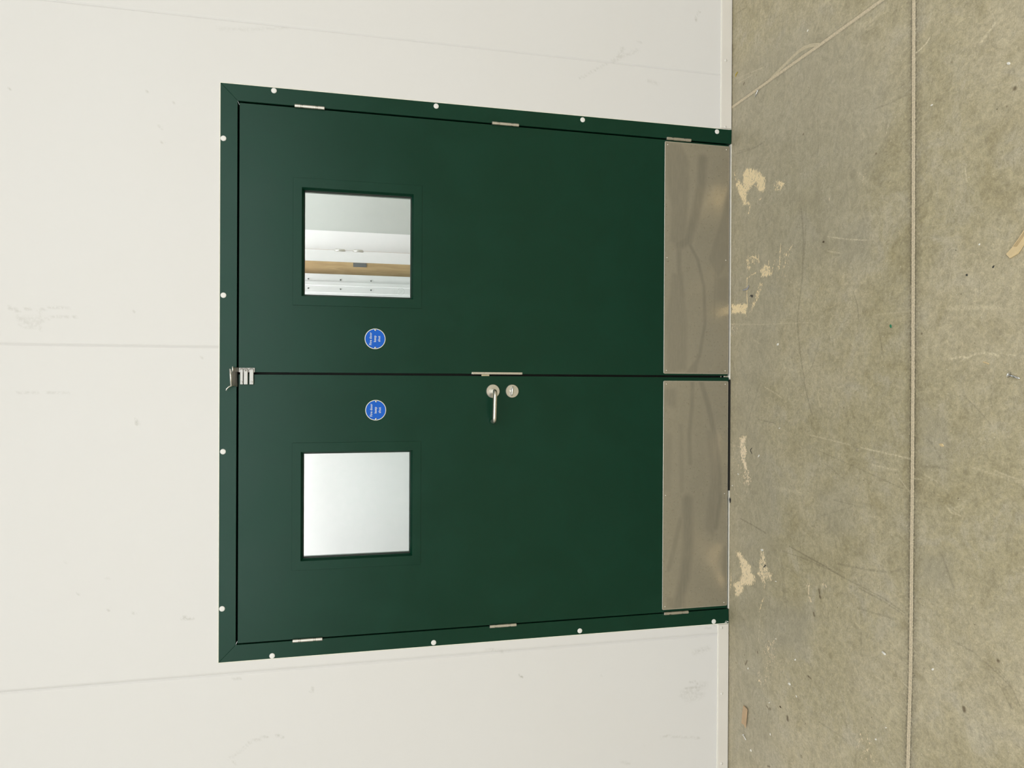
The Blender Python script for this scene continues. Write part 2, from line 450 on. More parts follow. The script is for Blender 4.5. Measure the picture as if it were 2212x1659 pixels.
# worn grey cloud in front of the doors, with a few islands
g.poly('grey', [(1.3194, 0.0105),(1.3024, -0.3936),(1.1209, -0.7685),(0.8479, -0.9308),(0.5664, -0.8361),(0.3922, -0.6629),(0.3666, -0.4030),(-0.1604, -0.2243),(-0.4663, -0.3824),(-1.0670, -0.2662),(-1.4711, -0.3926),(-1.6740, -0.0115)], 0.75, 0.16)
g.poly('grey', [(-0.0938, -1.0451),(-0.1163, -1.1262),(-0.2413, -1.1426),(-0.2653, -1.0466)], 0.7, 0.06)
g.poly('grey', [(-0.5091, -1.0487),(-0.4891, -1.1598),(-0.5806, -1.1454),(-0.6037, -1.0410)], 0.8, 0.06)
g.poly('grey', [(-0.4027, -0.5727),(-0.3475, -0.7383),(-0.5049, -0.7833),(-0.5645, -0.6482)], 0.6, 0.06)
g.poly('grey', [(0.5174, -0.6617),(0.4983, -0.8162),(0.3596, -0.8581),(0.3573, -0.6865)], 0.9, 0.06)
g.poly('grey', [(-0.8676, -0.2641),(-0.8233, -0.5768),(-1.0044, -0.5269),(-1.0788, -0.2340)], 0.9, 0.08)
# scraped tan residue
T = [
 ([(0.8151, -0.0327),(0.8266, -0.0619),(0.7994, -0.0910),(0.8475, -0.0976),(0.8585, -0.1256),(0.8310, -0.1940),(0.7820, -0.2564),(0.7356, -0.2601),(0.7278, -0.2410),(0.7436, -0.2016),(0.7826, -0.1945),(0.7692, -0.1610),(0.7555, -0.1267),(0.7344, -0.1200),(0.6993, -0.1550),(0.7090, -0.0991),(0.7547, -0.0699)], 0.95, 0.012, 0.1),
 ([(0.7403, -0.3101),(0.7462, -0.3404),(0.7358, -0.3906),(0.7139, -0.3821),(0.7006, -0.3528),(0.7120, -0.3226)], 0.66, 0.012, 0.1),
 ([(0.6993, -0.3166),(0.6916, -0.3469),(0.6443, -0.3534),(0.6500, -0.3293)], 0.22, 0.014, 0.1),
 ([(0.4901, -0.1226),(0.4918, -0.1572),(0.4851, -0.2175),(0.4492, -0.2113),(0.4541, -0.1576),(0.4232, -0.1373),(0.4291, -0.1233)], 0.50, 0.012, 0.1),
 ([(0.4218, -0.2215),(0.4419, -0.2568),(0.4322, -0.2947),(0.3908, -0.3075),(0.3863, -0.2638),(0.3909, -0.2316)], 0.80, 0.012, 0.1),
 ([(0.4785, -0.3066),(0.4792, -0.4472),(0.3666, -0.4030),(0.3589, -0.3323)], 0.26, 0.02, 0.2),
 ([(0.3738, -0.2220),(0.3662, -0.2512),(0.3019, -0.2063),(0.2612, -0.1665),(0.2628, -0.1493),(0.3086, -0.1795)], 0.66, 0.008, 0.1),
 ([(0.3118, -0.0083),(0.2994, -0.1247),(0.2907, -0.1352),(0.2728, -0.1250),(0.2499, -0.1252),(0.2646, -0.0897),(0.2682, -0.0088)], 0.98, 0.010, 0.0),
 ([(-0.2563, -0.0810),(-0.2464, -0.1095),(-0.2446, -0.1340),(-0.2797, -0.1239),(-0.3069, -0.1382),(-0.3368, -0.1245),(-0.3694, -0.1389),(-0.3913, -0.1460),(-0.3765, -0.1109),(-0.3290, -0.0890),(-0.2930, -0.0814)], 0.86, 0.010, 0.9),
 ([(-0.3731, -0.1073),(-0.3762, -0.1459),(-0.4174, -0.1771),(-0.4460, -0.1604),(-0.4492, -0.1117),(-0.4110, -0.1113)], 0.52, 0.012, 0.9),
 ([(-0.2700, -0.0072),(-0.2652, -0.0666),(-0.3699, -0.1664),(-0.4607, -0.1877),(-0.5331, -0.0912),(-0.4864, -0.0172)], 0.20, 0.02, 0.9),
 ([(-0.7356, -0.0497),(-0.7332, -0.0934),(-0.7493, -0.1220),(-0.7675, -0.1707),(-0.7929, -0.1743),(-0.8035, -0.2047),(-0.8220, -0.2049),(-0.8462, -0.1715),(-0.8656, -0.1162),(-0.8885, -0.1164),(-0.9202, -0.0738),(-0.9239, -0.0481),(-0.8916, -0.0515),(-0.8812, -0.0328),(-0.8466, -0.0874),(-0.8159, -0.1014),(-0.7696, -0.0866)], 0.93, 0.012, 0.5),
 ([(-0.6884, -0.2364),(-0.6824, -0.2622),(-0.7357, -0.2818),(-0.7619, -0.3194),(-0.7904, -0.3197),(-0.7951, -0.2761),(-0.8267, -0.2669),(-0.7964, -0.2310),(-0.7906, -0.2112),(-0.7578, -0.2306)], 0.70, 0.012, 0.5),
 ([(-1.0398, -0.2659),(-0.9945, -0.3582),(-1.0727, -0.3470),(-1.2023, -0.2992),(-1.2083, -0.2677)], 0.30, 0.02, 0.5),
 ([(-1.1743, -0.2020),(-1.1640, -0.2512),(-1.2273, -0.2743),(-1.2437, -0.2358)], 0.34, 0.02, 0.5),
 ([(-1.1329, -0.7783),(-1.1127, -0.8512),(-1.2055, -0.8917),(-1.2596, -0.7902)], 0.24, 0.03, 0.6),
 ([(-0.7256, -0.5188),(-0.7353, -0.5555),(-0.8069, -0.5510),(-0.7917, -0.5195)], 0.24, 0.012, 0.8),
 ([(0.6753, -0.7618),(0.6537, -0.8251),(0.5995, -0.8317),(0.6123, -0.7731)], 0.20, 0.02, 0.8),
 ([(0.6204, -0.6249),(0.6168, -0.6513),(0.5885, -0.6516),(0.5932, -0.6324)], 0.28, 0.01, 0.8),
 ([(0.5304, -0.6378),(0.5054, -0.7304),(0.4729, -0.7263),(0.4885, -0.6502)], 0.16, 0.02, 0.8),
 ([(0.2461, 0.0099),(0.2413, -0.0464),(0.2093, -0.0831),(0.1455, -0.0102),(0.1465, 0.0088)], 0.26, 0.015, 0.8),
 ([(-0.5488, 0.0011),(-0.5242, -0.1440),(-0.6966, -0.1354),(-0.7272, -0.0009)], 0.10, 0.02, 0.8),
 ([(-0.6841, -0.6129),(-0.7211, -0.6401),(-0.7330, -0.6208),(-0.7034, -0.6008)], 0.24, 0.01, 0.8),
]
for pts, amp, fe, pk in T:
    g.poly('tan', pts, amp * 0.86, fe * 1.6)
    if pk: g.poly('pink', pts, pk, 0.02)
g.stroke('tan', [(0.4014, -0.1306),(0.3483, -0.1294),(0.2871, -0.1335)], 0.0042, 1.6, 0.3)
for p in ([(0.4938, -0.1375),(0.4522, -0.1335)],[(0.4860, -0.2123),(0.4551, -0.2146)],[(0.4887, -0.1640),(0.4658, -0.2111)],[(0.4427, -0.1336),(0.4435, -0.1577)],[(0.4035, -0.1288),(0.4172, -0.1951)],[(0.4538, -0.2836),(0.4042, -0.2825)],[(0.4328, -0.2569),(0.3959, -0.2348)],
          [(0.4287, -0.3163),(0.3864, -0.3014)],[(0.4842, -0.4387),(0.4535, -0.3993),(0.4040, -0.3841)],[(0.5037, -0.3628),(0.3939, -0.3518)],[(0.4225, -0.3557),(0.3897, -0.3518)],[(0.6934, -0.1482),(0.6674, -0.1381)],[(0.7064, -0.2315),(0.7032, -0.2152)],[(0.7722, -0.1779),(0.7359, -0.2312)],
          [(0.8684, -0.0246),(0.8288, -0.0399)],[(-0.7253, -0.5502),(-0.7691, -0.5403),(-0.7972, -0.5561)],[(-0.7144, -0.6304),(-0.7218, -0.6377)],[(-0.8410, -0.0211),(-0.9022, -0.0142)],[(-1.0721, -0.2916),(-1.0330, -0.3099)]):
    g.stroke('tan', p, 0.005, 0.72, 0.8)
g.stroke('tan', [(-0.9358, -0.2325),(-0.8896, -0.2515),(-0.8676, -0.2641)], 0.006, 0.5, 0.5)
# light scratches
for w, a, p in [
 (0.0042,0.85,[(0.9282, -1.0178),(0.9317, -1.0365),(0.9396, -1.0564),(0.9486, -1.0679)]), (0.007,0.6,[(0.8567, -1.2327),(0.8669, -1.2490),(0.8882, -1.2757)]), (0.003,0.7,[(0.5503, -1.1869),(0.5089, -1.1944)]),
 (0.003,0.45,[(0.7299, -0.9017),(0.7731, -0.9146)]), (0.0035,0.6,[(0.4750, -0.6311),(0.4461, -0.7310),(0.4253, -0.8231)]), (0.0035,0.55,[(0.4259, -0.6316),(0.4064, -0.6975)]),
 (0.003,0.4,[(0.2262, 0.0097),(0.2063, -0.2205),(0.1891, -0.5283)]), (0.0035,0.35,[(0.1861, -0.8695),(0.1855, -1.0086)]), (0.012,0.33,[(0.1812, -1.1314),(0.1660, -1.2945)]),
 (0.005,0.65,[(0.0406, -1.1403),(0.0455, -1.1807),(0.0425, -1.1996),(0.0515, -1.2209),(0.0537, -1.2418),(0.0509, -1.2690),(0.0453, -1.2928)]), (0.004,0.5,[(0.0469, -1.3134),(0.0438, -1.3373)]),
 (0.003,0.65,[(-0.0422, -0.2619),(-0.0630, -0.3245),(-0.0831, -0.3785)]), (0.0045,0.45,[(-0.2102, -0.5452),(-0.2198, -0.6686),(-0.2266, -0.7504)]), (0.0045,0.65,[(-0.2310, -0.8020),(-0.2373, -0.9025),(-0.2453, -1.0122)]),
 (0.006,0.5,[(-0.2796, -0.8538),(-0.2851, -0.9500)]), (0.003,0.6,[(-0.3066, -0.9648),(-0.3452, -1.0079)]), (0.006,0.35,[(-0.2452, -1.2163),(-0.2546, -1.2847),(-0.2691, -1.3630)]),
 (0.005,0.4,[(-0.2464, -1.2846),(-0.2613, -1.3629)]), (0.004,0.5,[(-0.2998, -1.0162),(-0.2996, -1.0469)]), (0.004,0.4,[(-0.2847, -1.0601),(-0.2972, -1.1025)]),
 (0.004,0.45,[(-0.3591, -1.1313),(-0.3758, -1.1513),(-0.3777, -1.1812)]), (0.004,0.4,[(-0.3525, -1.1405),(-0.3668, -1.1663),(-0.3592, -1.1884)]), (0.004,0.4,[(-0.3646, -1.1436),(-0.3747, -1.1708),(-0.3457, -1.1956)]),
 (0.004,0.4,[(-0.3614, -1.1618),(-0.3506, -1.1810),(-0.3327, -1.1998)]), (0.004,0.5,[(-0.9372, -0.2455),(-1.0000, -0.2332),(-1.0518, -0.2272)]), (0.003,0.6,[(-0.9302, -0.8696),(-0.9332, -0.8971)]),
 (0.003,0.55,[(-1.0110, -0.2333),(-1.0111, -0.2752)]), (0.004,0.4,[(-0.9024, -0.9754),(-0.9134, -1.0075)]), (0.018,0.22,[(1.1157, -0.7792),(1.1095, -0.8514),(1.1254, -0.8905)]), (0.018,0.2,[(1.1284, -0.7684),(1.1050, -0.8313)]),
 (0.014,0.2,[(-0.4262, -0.3221),(-0.4279, -0.4945)]), (0.008,0.35,[(-0.4186, -0.4672),(-0.4237, -0.4998)]), (0.003,0.4,[(1.2608, -0.0352),(1.2206, -0.2422)]), (0.003,0.45,[(1.2351, -0.0501),(1.2242, -0.1596)]),
 (0.004,0.3,[(-0.2606, -0.6969),(-0.2758, -0.6993)]), (0.004,0.3,[(-1.3097, -0.0338),(-1.6650, -0.0284)]), (0.003,0.3,[(-1.3152, -0.0207),(-1.6699, -0.0190)]), (0.004,0.35,[(0.7680, -0.7887),(0.7696, -0.8013),(0.7557, -0.8077),(0.7496, -0.7952),(0.7680, -0.7887)]),
 (0.007,0.4,[(-0.4414, -0.8452),(-0.4391, -0.8652)]), (0.006,0.35,[(0.1455, -0.1880),(0.1307, -0.2213)]), (0.004,0.3,[(0.2699, -0.8286),(0.2369, -0.7978)]), (0.02,0.2,[(0.6362, -0.7941),(0.5955, -0.8358)])]:
    g.stroke('light', p, w, a, 0.6)
# dark scuffs and tyre marks
for w, a, p in [
 (0.007,0.40,[(0.6022, -0.4870),(0.4857, -0.5016),(0.3536, -0.4949),(0.2058, -0.4665),(0.0870, -0.4840),(-0.0236, -0.5119)]), (0.004,0.35,[(0.5903, -0.5165),(0.4186, -0.5049)]), (0.006,0.35,[(-0.0236, -0.5093),(-0.0958, -0.5363),(-0.1520, -0.5627)]),
 (0.004,0.35,[(0.1149, -0.5904),(0.0352, -0.5557),(-0.0103, -0.5118)]), (0.004,0.45,[(0.2709, -0.7611),(0.2238, -0.7809),(0.1787, -0.7877)]), (0.003,0.4,[(0.1354, -0.8779),(0.0564, -0.8961)]),
 (0.003,0.5,[(-0.1718, -0.2179),(-0.1761, -0.2728),(-0.1814, -0.3378)]), (0.004,0.35,[(-0.0315, -0.2262),(-0.1254, -0.1740),(-0.2185, -0.1268)]), (0.004,0.35,[(-0.0468, -0.1595),(-0.1078, -0.1360)]),
 (0.0042,0.62,[(-0.5915, -0.0882),(-0.6006, -0.1791),(-0.6137, -0.2774)]), (0.0042,0.62,[(-0.6304, -0.4274),(-0.6417, -0.5233),(-0.6523, -0.6249),(-0.6620, -0.6961)]), (0.004,0.45,[(-0.6576, -0.3844),(-0.6549, -0.5234),(-0.6587, -0.6491),(-0.6712, -0.7848),(-0.6796, -0.8968),(-0.6990, -0.9916)]),
 (0.0035,0.45,[(-0.6801, -0.7956),(-0.6909, -0.9065),(-0.7073, -0.9952)]), (0.006,0.36,[(-0.6281, -0.6957),(-0.6129, -0.8263),(-0.5958, -0.9247),(-0.5732, -0.9798)]), (0.006,0.32,[(-0.7469, -0.7855),(-0.7385, -0.8679),(-0.7290, -0.9539)]),
 (0.003,0.4,[(-0.0591, -1.1903),(-0.0896, -1.2291),(-0.1292, -1.2704)]), (0.005,0.3,[(-0.1664, -1.0458),(-0.1958, -1.0872),(-0.2317, -1.1146)]), (0.006,0.35,[(-0.2624, -1.0381),(-0.2579, -1.0877),(-0.2574, -1.1351)]),
 (0.0035,0.4,[(-0.7196, -1.1617),(-0.7263, -1.2272),(-0.7501, -1.2886),(-0.7720, -1.3337),(-0.8075, -1.3562)]), (0.0035,0.32,[(-0.7613, -1.2754),(-0.7884, -1.3084),(-0.8231, -1.3341)]), (0.003,0.32,[(-0.7385, -1.2885),(-0.7633, -1.3273)]),
 (0.003,0.4,[(0.8505, -0.0323),(0.9171, -0.0389),(0.9931, -0.0158)]), (0.004,0.35,[(0.9426, -0.0387),(0.9227, -0.1628),(0.9235, -0.2518)]), (0.003,0.35,[(0.9474, -0.0606),(0.9178, -0.2129)]),
 (0.004,0.30,[(0.8289, -0.8398),(0.8208, -0.9217),(0.8207, -0.9996)]), (0.003,0.28,[(0.8516, -0.9493),(0.8612, -0.9993)]), (0.003,0.30,[(0.9006, -0.5728),(0.8251, -0.5811),(0.7458, -0.5768)]),
 (0.006,0.25,[(-0.7097, -0.3849),(-0.8743, -0.4156)]), (0.004,0.3,[(-0.5502, -0.4849),(-0.6481, -0.4967),(-0.5825, -0.4906)]), (0.004,0.4,[(-0.8342, -0.9820),(-0.8248, -1.0032)]), (0.012,0.3,[(-0.8356, -0.9748),(-0.8202, -1.0258)]),
 (0.003,0.35,[(-0.2569, -0.5713),(-0.2969, -0.7814),(-0.3390, -0.9955)]), (0.003,0.3,[(-0.3000, -0.6215),(-0.3475, -0.7383)]), (0.003,0.3,[(-0.4192, -0.6705),(-0.4188, -0.7825),(-0.4957, -0.5787)]),
 (0.003,0.45,[(-1.0910, -0.0683),(-1.0949, -0.0901)]), (0.004,0.35,[(-1.1449, -0.0432),(-1.1499, -0.0617)]), (0.006,0.3,[(-0.4983, -1.1215),(-0.5763, -1.1605)]), (0.004,0.3,[(-1.1990, -0.6055),(-1.1936, -0.7461)]),
 (0.004,0.3,[(-0.6330, -0.8057),(-0.8682, -0.8078)]), (0.02,0.18,[(-1.0375, -0.2975),(-1.1579, -0.3112)]), (0.004,0.3,[(-0.6778, -0.3728),(-0.8451, -0.3979)])]:
    g.stroke('dark', p, w, a, 0.7)
for w, a, p in [(0.004,0.5,[(1.5263, -0.0973),(1.5361, -0.0321)]), (0.004,0.35,[(1.0975, -0.8108),(1.1029, -0.8414)]), (0.004,0.35,[(1.0837, -0.8151),(1.0806, -0.8516)]), (0.006,0.3,[(1.1235, -0.7158),(1.1184, -0.7424)]), (0.003,0.4,[(1.1004, -0.8108),(1.1032, -0.8231)])]:
    g.stroke('dark', p, w, a, 0.7)
# dirt along the sawn joint; shade under the skirting coloured in at the wall foot
JX = [(1.1257, -1.0075),(1.0854, -1.0078),(0.8169, -1.0092),(0.5485, -1.0107),(0.2803, -1.0121),(-0.0266, -1.0138),(-0.2558, -1.0141),(-0.4692, -1.0133),(-0.6531, -1.0131),(-0.8590, -1.0123),(-1.0118, -1.0075),(-1.1457, -1.0042),(-1.1883, -1.0028)]
g.stroke('dark', [(x, y - 0.0085) for x, y in JX], 0.008, 0.85, 0.9)
g.stroke('dark', [(x, y + 0.0085) for x, y in JX], 0.008, 0.85, 0.9)
g.stroke('dark', [(x, y - 0.012) for x, y in JX], 0.026, 0.40, 0.9)
g.stroke('dark', [(x, y + 0.012) for x, y in JX], 0.022, 0.38, 0.9)
PJ = [(1.1515, 0.0), (1.1515, -0.40), (1.150, -0.60), (1.1515, -0.92), (1.1515, -0.995)]
g.stroke('dark', [(x - 0.008, y) for x, y in PJ], 0.005, 0.35, 0.9)
g.stroke('dark', [(x + 0.008, y) for x, y in PJ], 0.004, 0.30, 0.9)
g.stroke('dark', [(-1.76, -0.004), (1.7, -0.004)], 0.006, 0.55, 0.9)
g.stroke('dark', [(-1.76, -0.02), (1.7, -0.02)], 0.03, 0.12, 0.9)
# brown drips and stains
for r, p in [(0.012,[(-1.2660, -0.4224),(-1.2756, -0.4239)]), (0.007,[(-0.7409, -0.5986),(-0.7542, -0.6025)]), (0.009,[(-0.7634, -0.6038),(-0.7675, -0.6063)]), (0.007,[(-0.8318, -0.5705),(-0.8403, -0.5744)]),
 (0.010,[(-0.8842, -1.1956),(-0.8909, -1.1971)]), (0.009,[(-0.7209, -1.2962)]), (0.010,[(0.6996, -1.3316)]), (0.005,[(-1.1470, -0.1263)]), (0.006,[(-1.0983, -0.2211),(-1.1026, -0.2244)]), (0.005,[(-1.2849, -0.2875),(-1.2875, -0.2938)]),
 (0.004,[(-1.2883, -0.3001),(-1.2909, -0.3064)]), (0.005,[(-1.2841, -0.3094),(-1.2867, -0.3156)]), (0.005,[(-1.2398, -0.5292)]), (0.004,[(-1.3724, -0.2041),(-1.3764, -0.2075)]), (0.006,[(1.2183, -0.1007),(1.2116, -0.0936)]), (0.005,[(1.2376, -0.1458)]), (0.004,[(1.2114, -0.1900)]),
 (0.005,[(-1.5152, -0.2962),(-1.5088, -0.3117)]), (0.006,[(0.1173, -1.0450),(0.1160, -1.0451)]), (0.004,[(0.8456, -1.1428)]), (0.005,[(0.6635, -1.3099)]), (0.006,[(0.8710, -0.4978),(0.8686, -0.4952)]), (0.005,[(0.6876, -0.8611),(0.6854, -0.8592)]), (0.004,[(0.8512, -0.2621)]),
 (0.004,[(-1.0029, -0.1177)]), (0.005,[(-1.1618, -0.1474),(-1.1842, -0.1337)]), (0.006,[(-1.2042, -0.0623)]), (0.004,[(-0.0658, -0.0275)]), (0.004,[(-1.2569, -0.0182)]), (0.004,[(-0.8342, -1.0614)]), (0.003,[(0.3326, -1.1115)]), (0.005,[(-1.0650, -0.5406),(-1.0674, -0.5587)])]:
    g.stroke('brown', p, r, 0.8, 0.35)
FL = ('grey', 'tan', 'pink', 'light', 'dark', 'brown')
BX0, BX1, BY0, BY1 = -5.2, 5.2, -9.0, 3.0
A0, A1, B0, B1 = g.A[0], g.A[-1], g.B[0], g.B[-1]
ev = [(BX0, BY0, 0), (A0, BY0, 0), (A1, BY0, 0), (BX1, BY0, 0), (BX0, B0, 0), (A0, B0, 0), (A1, B0, 0), (BX1, B0, 0),
      (BX0, B1, 0), (A0, B1, 0), (A1, B1, 0), (BX1, B1, 0), (BX0, BY1, 0), (A0, BY1, 0), (A1, BY1, 0), (BX1, BY1, 0)]
ef = [(0, 1, 5, 4), (1, 2, 6, 5), (2, 3, 7, 6), (4, 5, 9, 8), (6, 7, 11, 10), (8, 9, 13, 12), (9, 10, 14, 13), (10, 11, 15, 14)]
me = grid_mesh('floor', g, lambda X, Y: np.stack([X, Y, 0 * X], -1), None, (ev, ef), FL)
fl = link('floor', me, M['floor']); tag(fl, 'scuffed khaki grey concrete floor with tan scraped patches by the doors', 'floor', kind='structure')

def strip(name, path, half, z, m, rag=0.001, step=0.004, across=None):
    """a ragged filled joint following path on the floor"""
    pts = []
    for (x0, y0), (x1, y1) in zip(path, path[1:]):
        n = max(1, int(math.hypot(x1 - x0, y1 - y0) / step))
        for i in range(n): pts.append((x0 + (x1 - x0) * i / n, y0 + (y1 - y0) * i / n))
    pts.append(path[-1])
    bm = bmesh.new(); rows = []
    for i, (x, y) in enumerate(pts):
        a = pts[max(i - 1, 0)]; b = pts[min(i + 1, len(pts) - 1)]
        t = Vector((b[0] - a[0], b[1] - a[1], 0)).normalized(); n = Vector((-t.y, t.x, 0))
        h = half[0] + (half[1] - half[0]) * i / (len(pts) - 1) if isinstance(half, tuple) else half
        l, r = h + random.uniform(-rag, rag), h + random.uniform(-rag, rag)
        p = Vector((x, y, 0))
        zz = z + random.uniform(-0.1, 0.1) * z
        rows.append([bm.verts.new(p - n * l + Vector((0, 0, 0.0001))), bm.verts.new(p - n * l * 0.7 + Vector((0, 0, zz))), bm.verts.new(p + Vector((0, 0, zz * 0.55))), bm.verts.new(p + n * r * 0.7 + Vector((0, 0, zz))), bm.verts.new(p + n * r + Vector((0, 0, 0.0001)))])
    for A, B in zip(rows, rows[1:]):
        for k in range(4): bm.faces.new((A[k], A[k + 1], B[k + 1], B[k]))
    me_ = bpy.data.meshes.new(name)
    for f in bm.faces:
        if f.normal.z < 0: f.normal_flip()
    bm.normal_update(); bm.to_mesh(me_); bm.free()
    return link(name, me_, m)
j1 = strip('trim_2', JX, 0.0062, 0.0009, M['joint'], 0.0008)
tag(j1, 'tan filled saw cut joint running across the floor parallel to the doors', 'floor joint', kind='structure')
j2 = strip('trim_3', PJ, 0.0058, 0.0009, M['joint'], 0.0008)
tag(j2, 'tan filled floor joint running from the wall at right angles beside the doors', 'floor joint', kind='structure')
M['smear_filler'] = plain('smear_filler', (0.56, 0.49, 0.35), 0.8, 0, 0.08, 120)
sm = strip('smear', [(1.1506, -0.2748),(1.1585, -0.3119),(1.1674, -0.3658),(1.1768, -0.4234),(1.1815, -0.4623),(1.1794, -0.5001),(1.1707, -0.5370),(1.1520, -0.5829)], 0.0062, 0.0006, M['smear_filler'], 0.0008)
sm.parent = j2; sm['label'] = 'pale grey smear of spilt filler bowing off the joint'

# ------------------------------------------------------------------ the wall with the doors
DX, DZ = 1.030, 2.028
seams = (-1.1005, 0.0935, 1.2863)
xs = set(np.round(np.arange(-1.76, 1.7601, 0.008), 4)) | {-DX, DX}
for s_ in seams:
    xs = {x for x in xs if abs(x - s_) > 0.005} | {s_ - 0.0022, s_ - 0.0005, s_ + 0.0005, s_ + 0.0022}
zs = sorted(set(np.round(np.arange(0, 2.8401, 0.008), 4)) | {DZ})
gw = Grid(sorted(xs), zs)
for w, a, p in [
 (0.010,0.20,[(0.2186, 2.7275),(0.2082, 2.6994)]), (0.006,0.30,[(0.2167, 2.6782),(0.2125, 2.6598)]), (0.014,0.16,[(0.1875, 2.6993),(0.1643, 2.6710),(0.1650, 2.6426)]), (0.006,0.22,[(0.1573, 2.6992),(0.1547, 2.6710),(0.1572, 2.6341)]),
 (0.006,0.2,[(0.2097, 2.6427),(0.2253, 2.5999),(0.2205, 2.5423)]), (0.006,0.16,[(0.1766, 2.6256),(0.1918, 2.5927),(0.1931, 2.5422)]), (0.006,0.22,[(0.1934, 2.5306),(0.1904, 2.5204)]), (0.006,0.16,[(0.2101, 2.6299),(0.1412, 2.6298)]), (0.02,0.10,[(0.1797, 2.6923),(0.1811, 2.6356)]),
 (0.006,0.20,[(-0.0733, 2.6135),(-0.0757, 2.5415)]), (0.006,0.16,[(-0.0718, 2.7057),(-0.0718, 2.6421)]), (0.007,0.5,[(-0.1701, 2.3255),(-0.1866, 2.3247)]), (0.008,0.28,[(0.0564, 2.1128)]),
 (0.006,0.35,[(0.8782, 2.2574),(0.8757, 2.2482)]), (0.006,0.3,[(0.8245, 2.2466),(0.8217, 2.2404)]), (0.005,0.3,[(0.9669, 2.2087)]), (0.005,0.4,[(0.9683, 2.7265)]), (0.005,0.35,[(1.0196, 2.2304)]), (0.005,0.35,[(0.9999, 2.2972)]),
 (0.014,0.18,[(1.3496, 0.4971),(1.3200, 0.5071),(1.2939, 0.5373)]), (0.010,0.14,[(1.2939, 0.5373),(1.3221, 0.4868),(1.3512, 0.4297)]), (0.005,0.20,[(1.2072, 0.6825),(1.2794, 0.5674)]), (0.004,0.35,[(1.5027, 0.1691),(1.5227, 0.1650),(1.5438, 0.1523)]), (0.005,0.25,[(1.3812, 0.4361),(1.3815, 0.4155)]),
 (0.012,0.13,[(1.2274, 0.3837),(1.2219, 0.3422)]), (0.006,0.75,[(-1.2022, 0.9220),(-1.2058, 0.9125)]), (0.006,0.2,[(-1.2295, 0.5776)]), (0.006,0.22,[(-1.5168, 0.3156),(-1.5124, 0.2842),(-1.5219, 0.2314),(-1.5361, 0.1354)]),
 (0.006,0.28,[(-1.2977, 0.1796),(-1.2898, 0.1583),(-1.3047, 0.1454)]), (0.006,0.26,[(-1.3193, 0.2008),(-1.3193, 0.1367)]), (0.008,0.2,[(-1.3370, 0.1794),(-1.3498, 0.1472)]), (0.006,0.22,[(-1.3399, 0.2113),(-1.3292, 0.1581),(-1.3420, 0.1258)]), (0.03,0.12,[(-1.3438, 0.2113),(-1.3134, 0.1152)]),
 (0.03,0.10,[(-1.3655, 0.1899),(-1.3518, 0.1258)]), (0.02,0.12,[(-1.1718, 0.1590),(-1.1572, 0.0946)]), (0.006,0.25,[(-1.1696, 0.1376),(-1.1595, 0.1162)]), (0.008,0.15,[(-1.5959, 0.4905),(-1.6102, 0.4496)]), (0.005,0.5,[(-1.5406, 0.3820)]),
 (0.006,0.35,[(-1.3456, 1.8471),(-1.3466, 1.8372),(-1.3522, 1.8257)]), (0.006,0.25,[(-1.3591, 1.9445),(-1.3493, 1.9090),(-1.3425, 1.8765)]), (0.006,0.16,[(-1.4127, 2.0132),(-1.3866, 1.9734),(-1.3654, 1.9493)]), (0.006,0.25,[(-1.4208, 2.0020),(-1.4287, 1.9924)]), (0.006,0.25,[(-1.1894, 1.7319),(-1.1889, 1.7185),(-1.1748, 1.7202)]),
 (0.006,0.2,[(-1.1206, 1.9983),(-1.1193, 1.9743)]), (0.010,0.10,[(1.2509, 2.0618),(1.2603, 1.9505),(1.2822, 1.8207)]), (0.006,0.15,[(1.2572, 1.9777),(1.2603, 1.9505)]), (0.006,0.2,[(-1.0862, 1.0396),(-1.1010, 0.9926)]), (0.01,0.12,[(-1.0903, 1.0582),(-1.0959, 0.9643)]), (0.006,0.18,[(-1.0766, 0.1167),(-1.0647, 0.0627)]),
 (0.005,0.3,[(-0.8761, 2.1721),(-0.8894, 2.1487)]), (0.005,0.3,[(-0.8858, 2.1767),(-0.8905, 2.1332)]), (0.005,0.4,[(-0.9641, 2.2227)]), (0.005,0.3,[(-0.7764, 2.5120),(-0.7718, 2.5076)]), (0.005,0.3,[(-0.7969, 2.4193)]), (0.005,0.3,[(-0.8396, 2.4162),(-0.8351, 2.4103)]), (0.005,0.3,[(-0.8530, 2.3400),(-0.8569, 2.3310)]), (0.005,0.3,[(-0.7246, 2.4254),(-0.7251, 2.4165)]), (0.005,0.3,[(-0.6909, 2.7394)]), (0.005,0.3,[(-1.0027, 2.1561)]), (0.005,0.25,[(-0.6626, 2.5501)]), (0.005,0.4,[(0.2180, 2.3356)]), (0.008,0.12,[(-1.0492, 0.2237),(-1.0585, 0.0953)])]:
    gw.stroke('smudge', p, w, a * 1.3, 0.7)
def wall3d(X, Z):
    Y = np.zeros_like(X)
    for s_ in seams: Y = np.where(np.abs(X - s_) < 0.0006, 0.0026, Y)
    return np.stack([X, Y, Z], -1)
a0, a1, z1_ = gw.A[0], gw.A[-1], gw.B[-1]
ev = [(BX0, 0, 0), (a0, 0, 0), (a0, 0, z1_), (BX0, 0, z1_), (a1, 0, 0), (BX1, 0, 0), (BX1, 0, z1_), (a1, 0, z1_), (BX0, 0, 5.6), (BX1, 0, 5.6),
      (BX0, 0.1, 0), (-DX, 0.1, 0), (-DX, 0.1, DZ), (BX0, 0.1, DZ), (DX, 0.1, 0), (BX1, 0.1, 0), (BX1, 0.1, DZ), (DX, 0.1, DZ), (BX0, 0.1, 5.6), (BX1, 0.1, 5.6),
      (-DX, 0, 0), (-DX, 0, DZ), (DX, 0, DZ), (DX, 0, 0)]
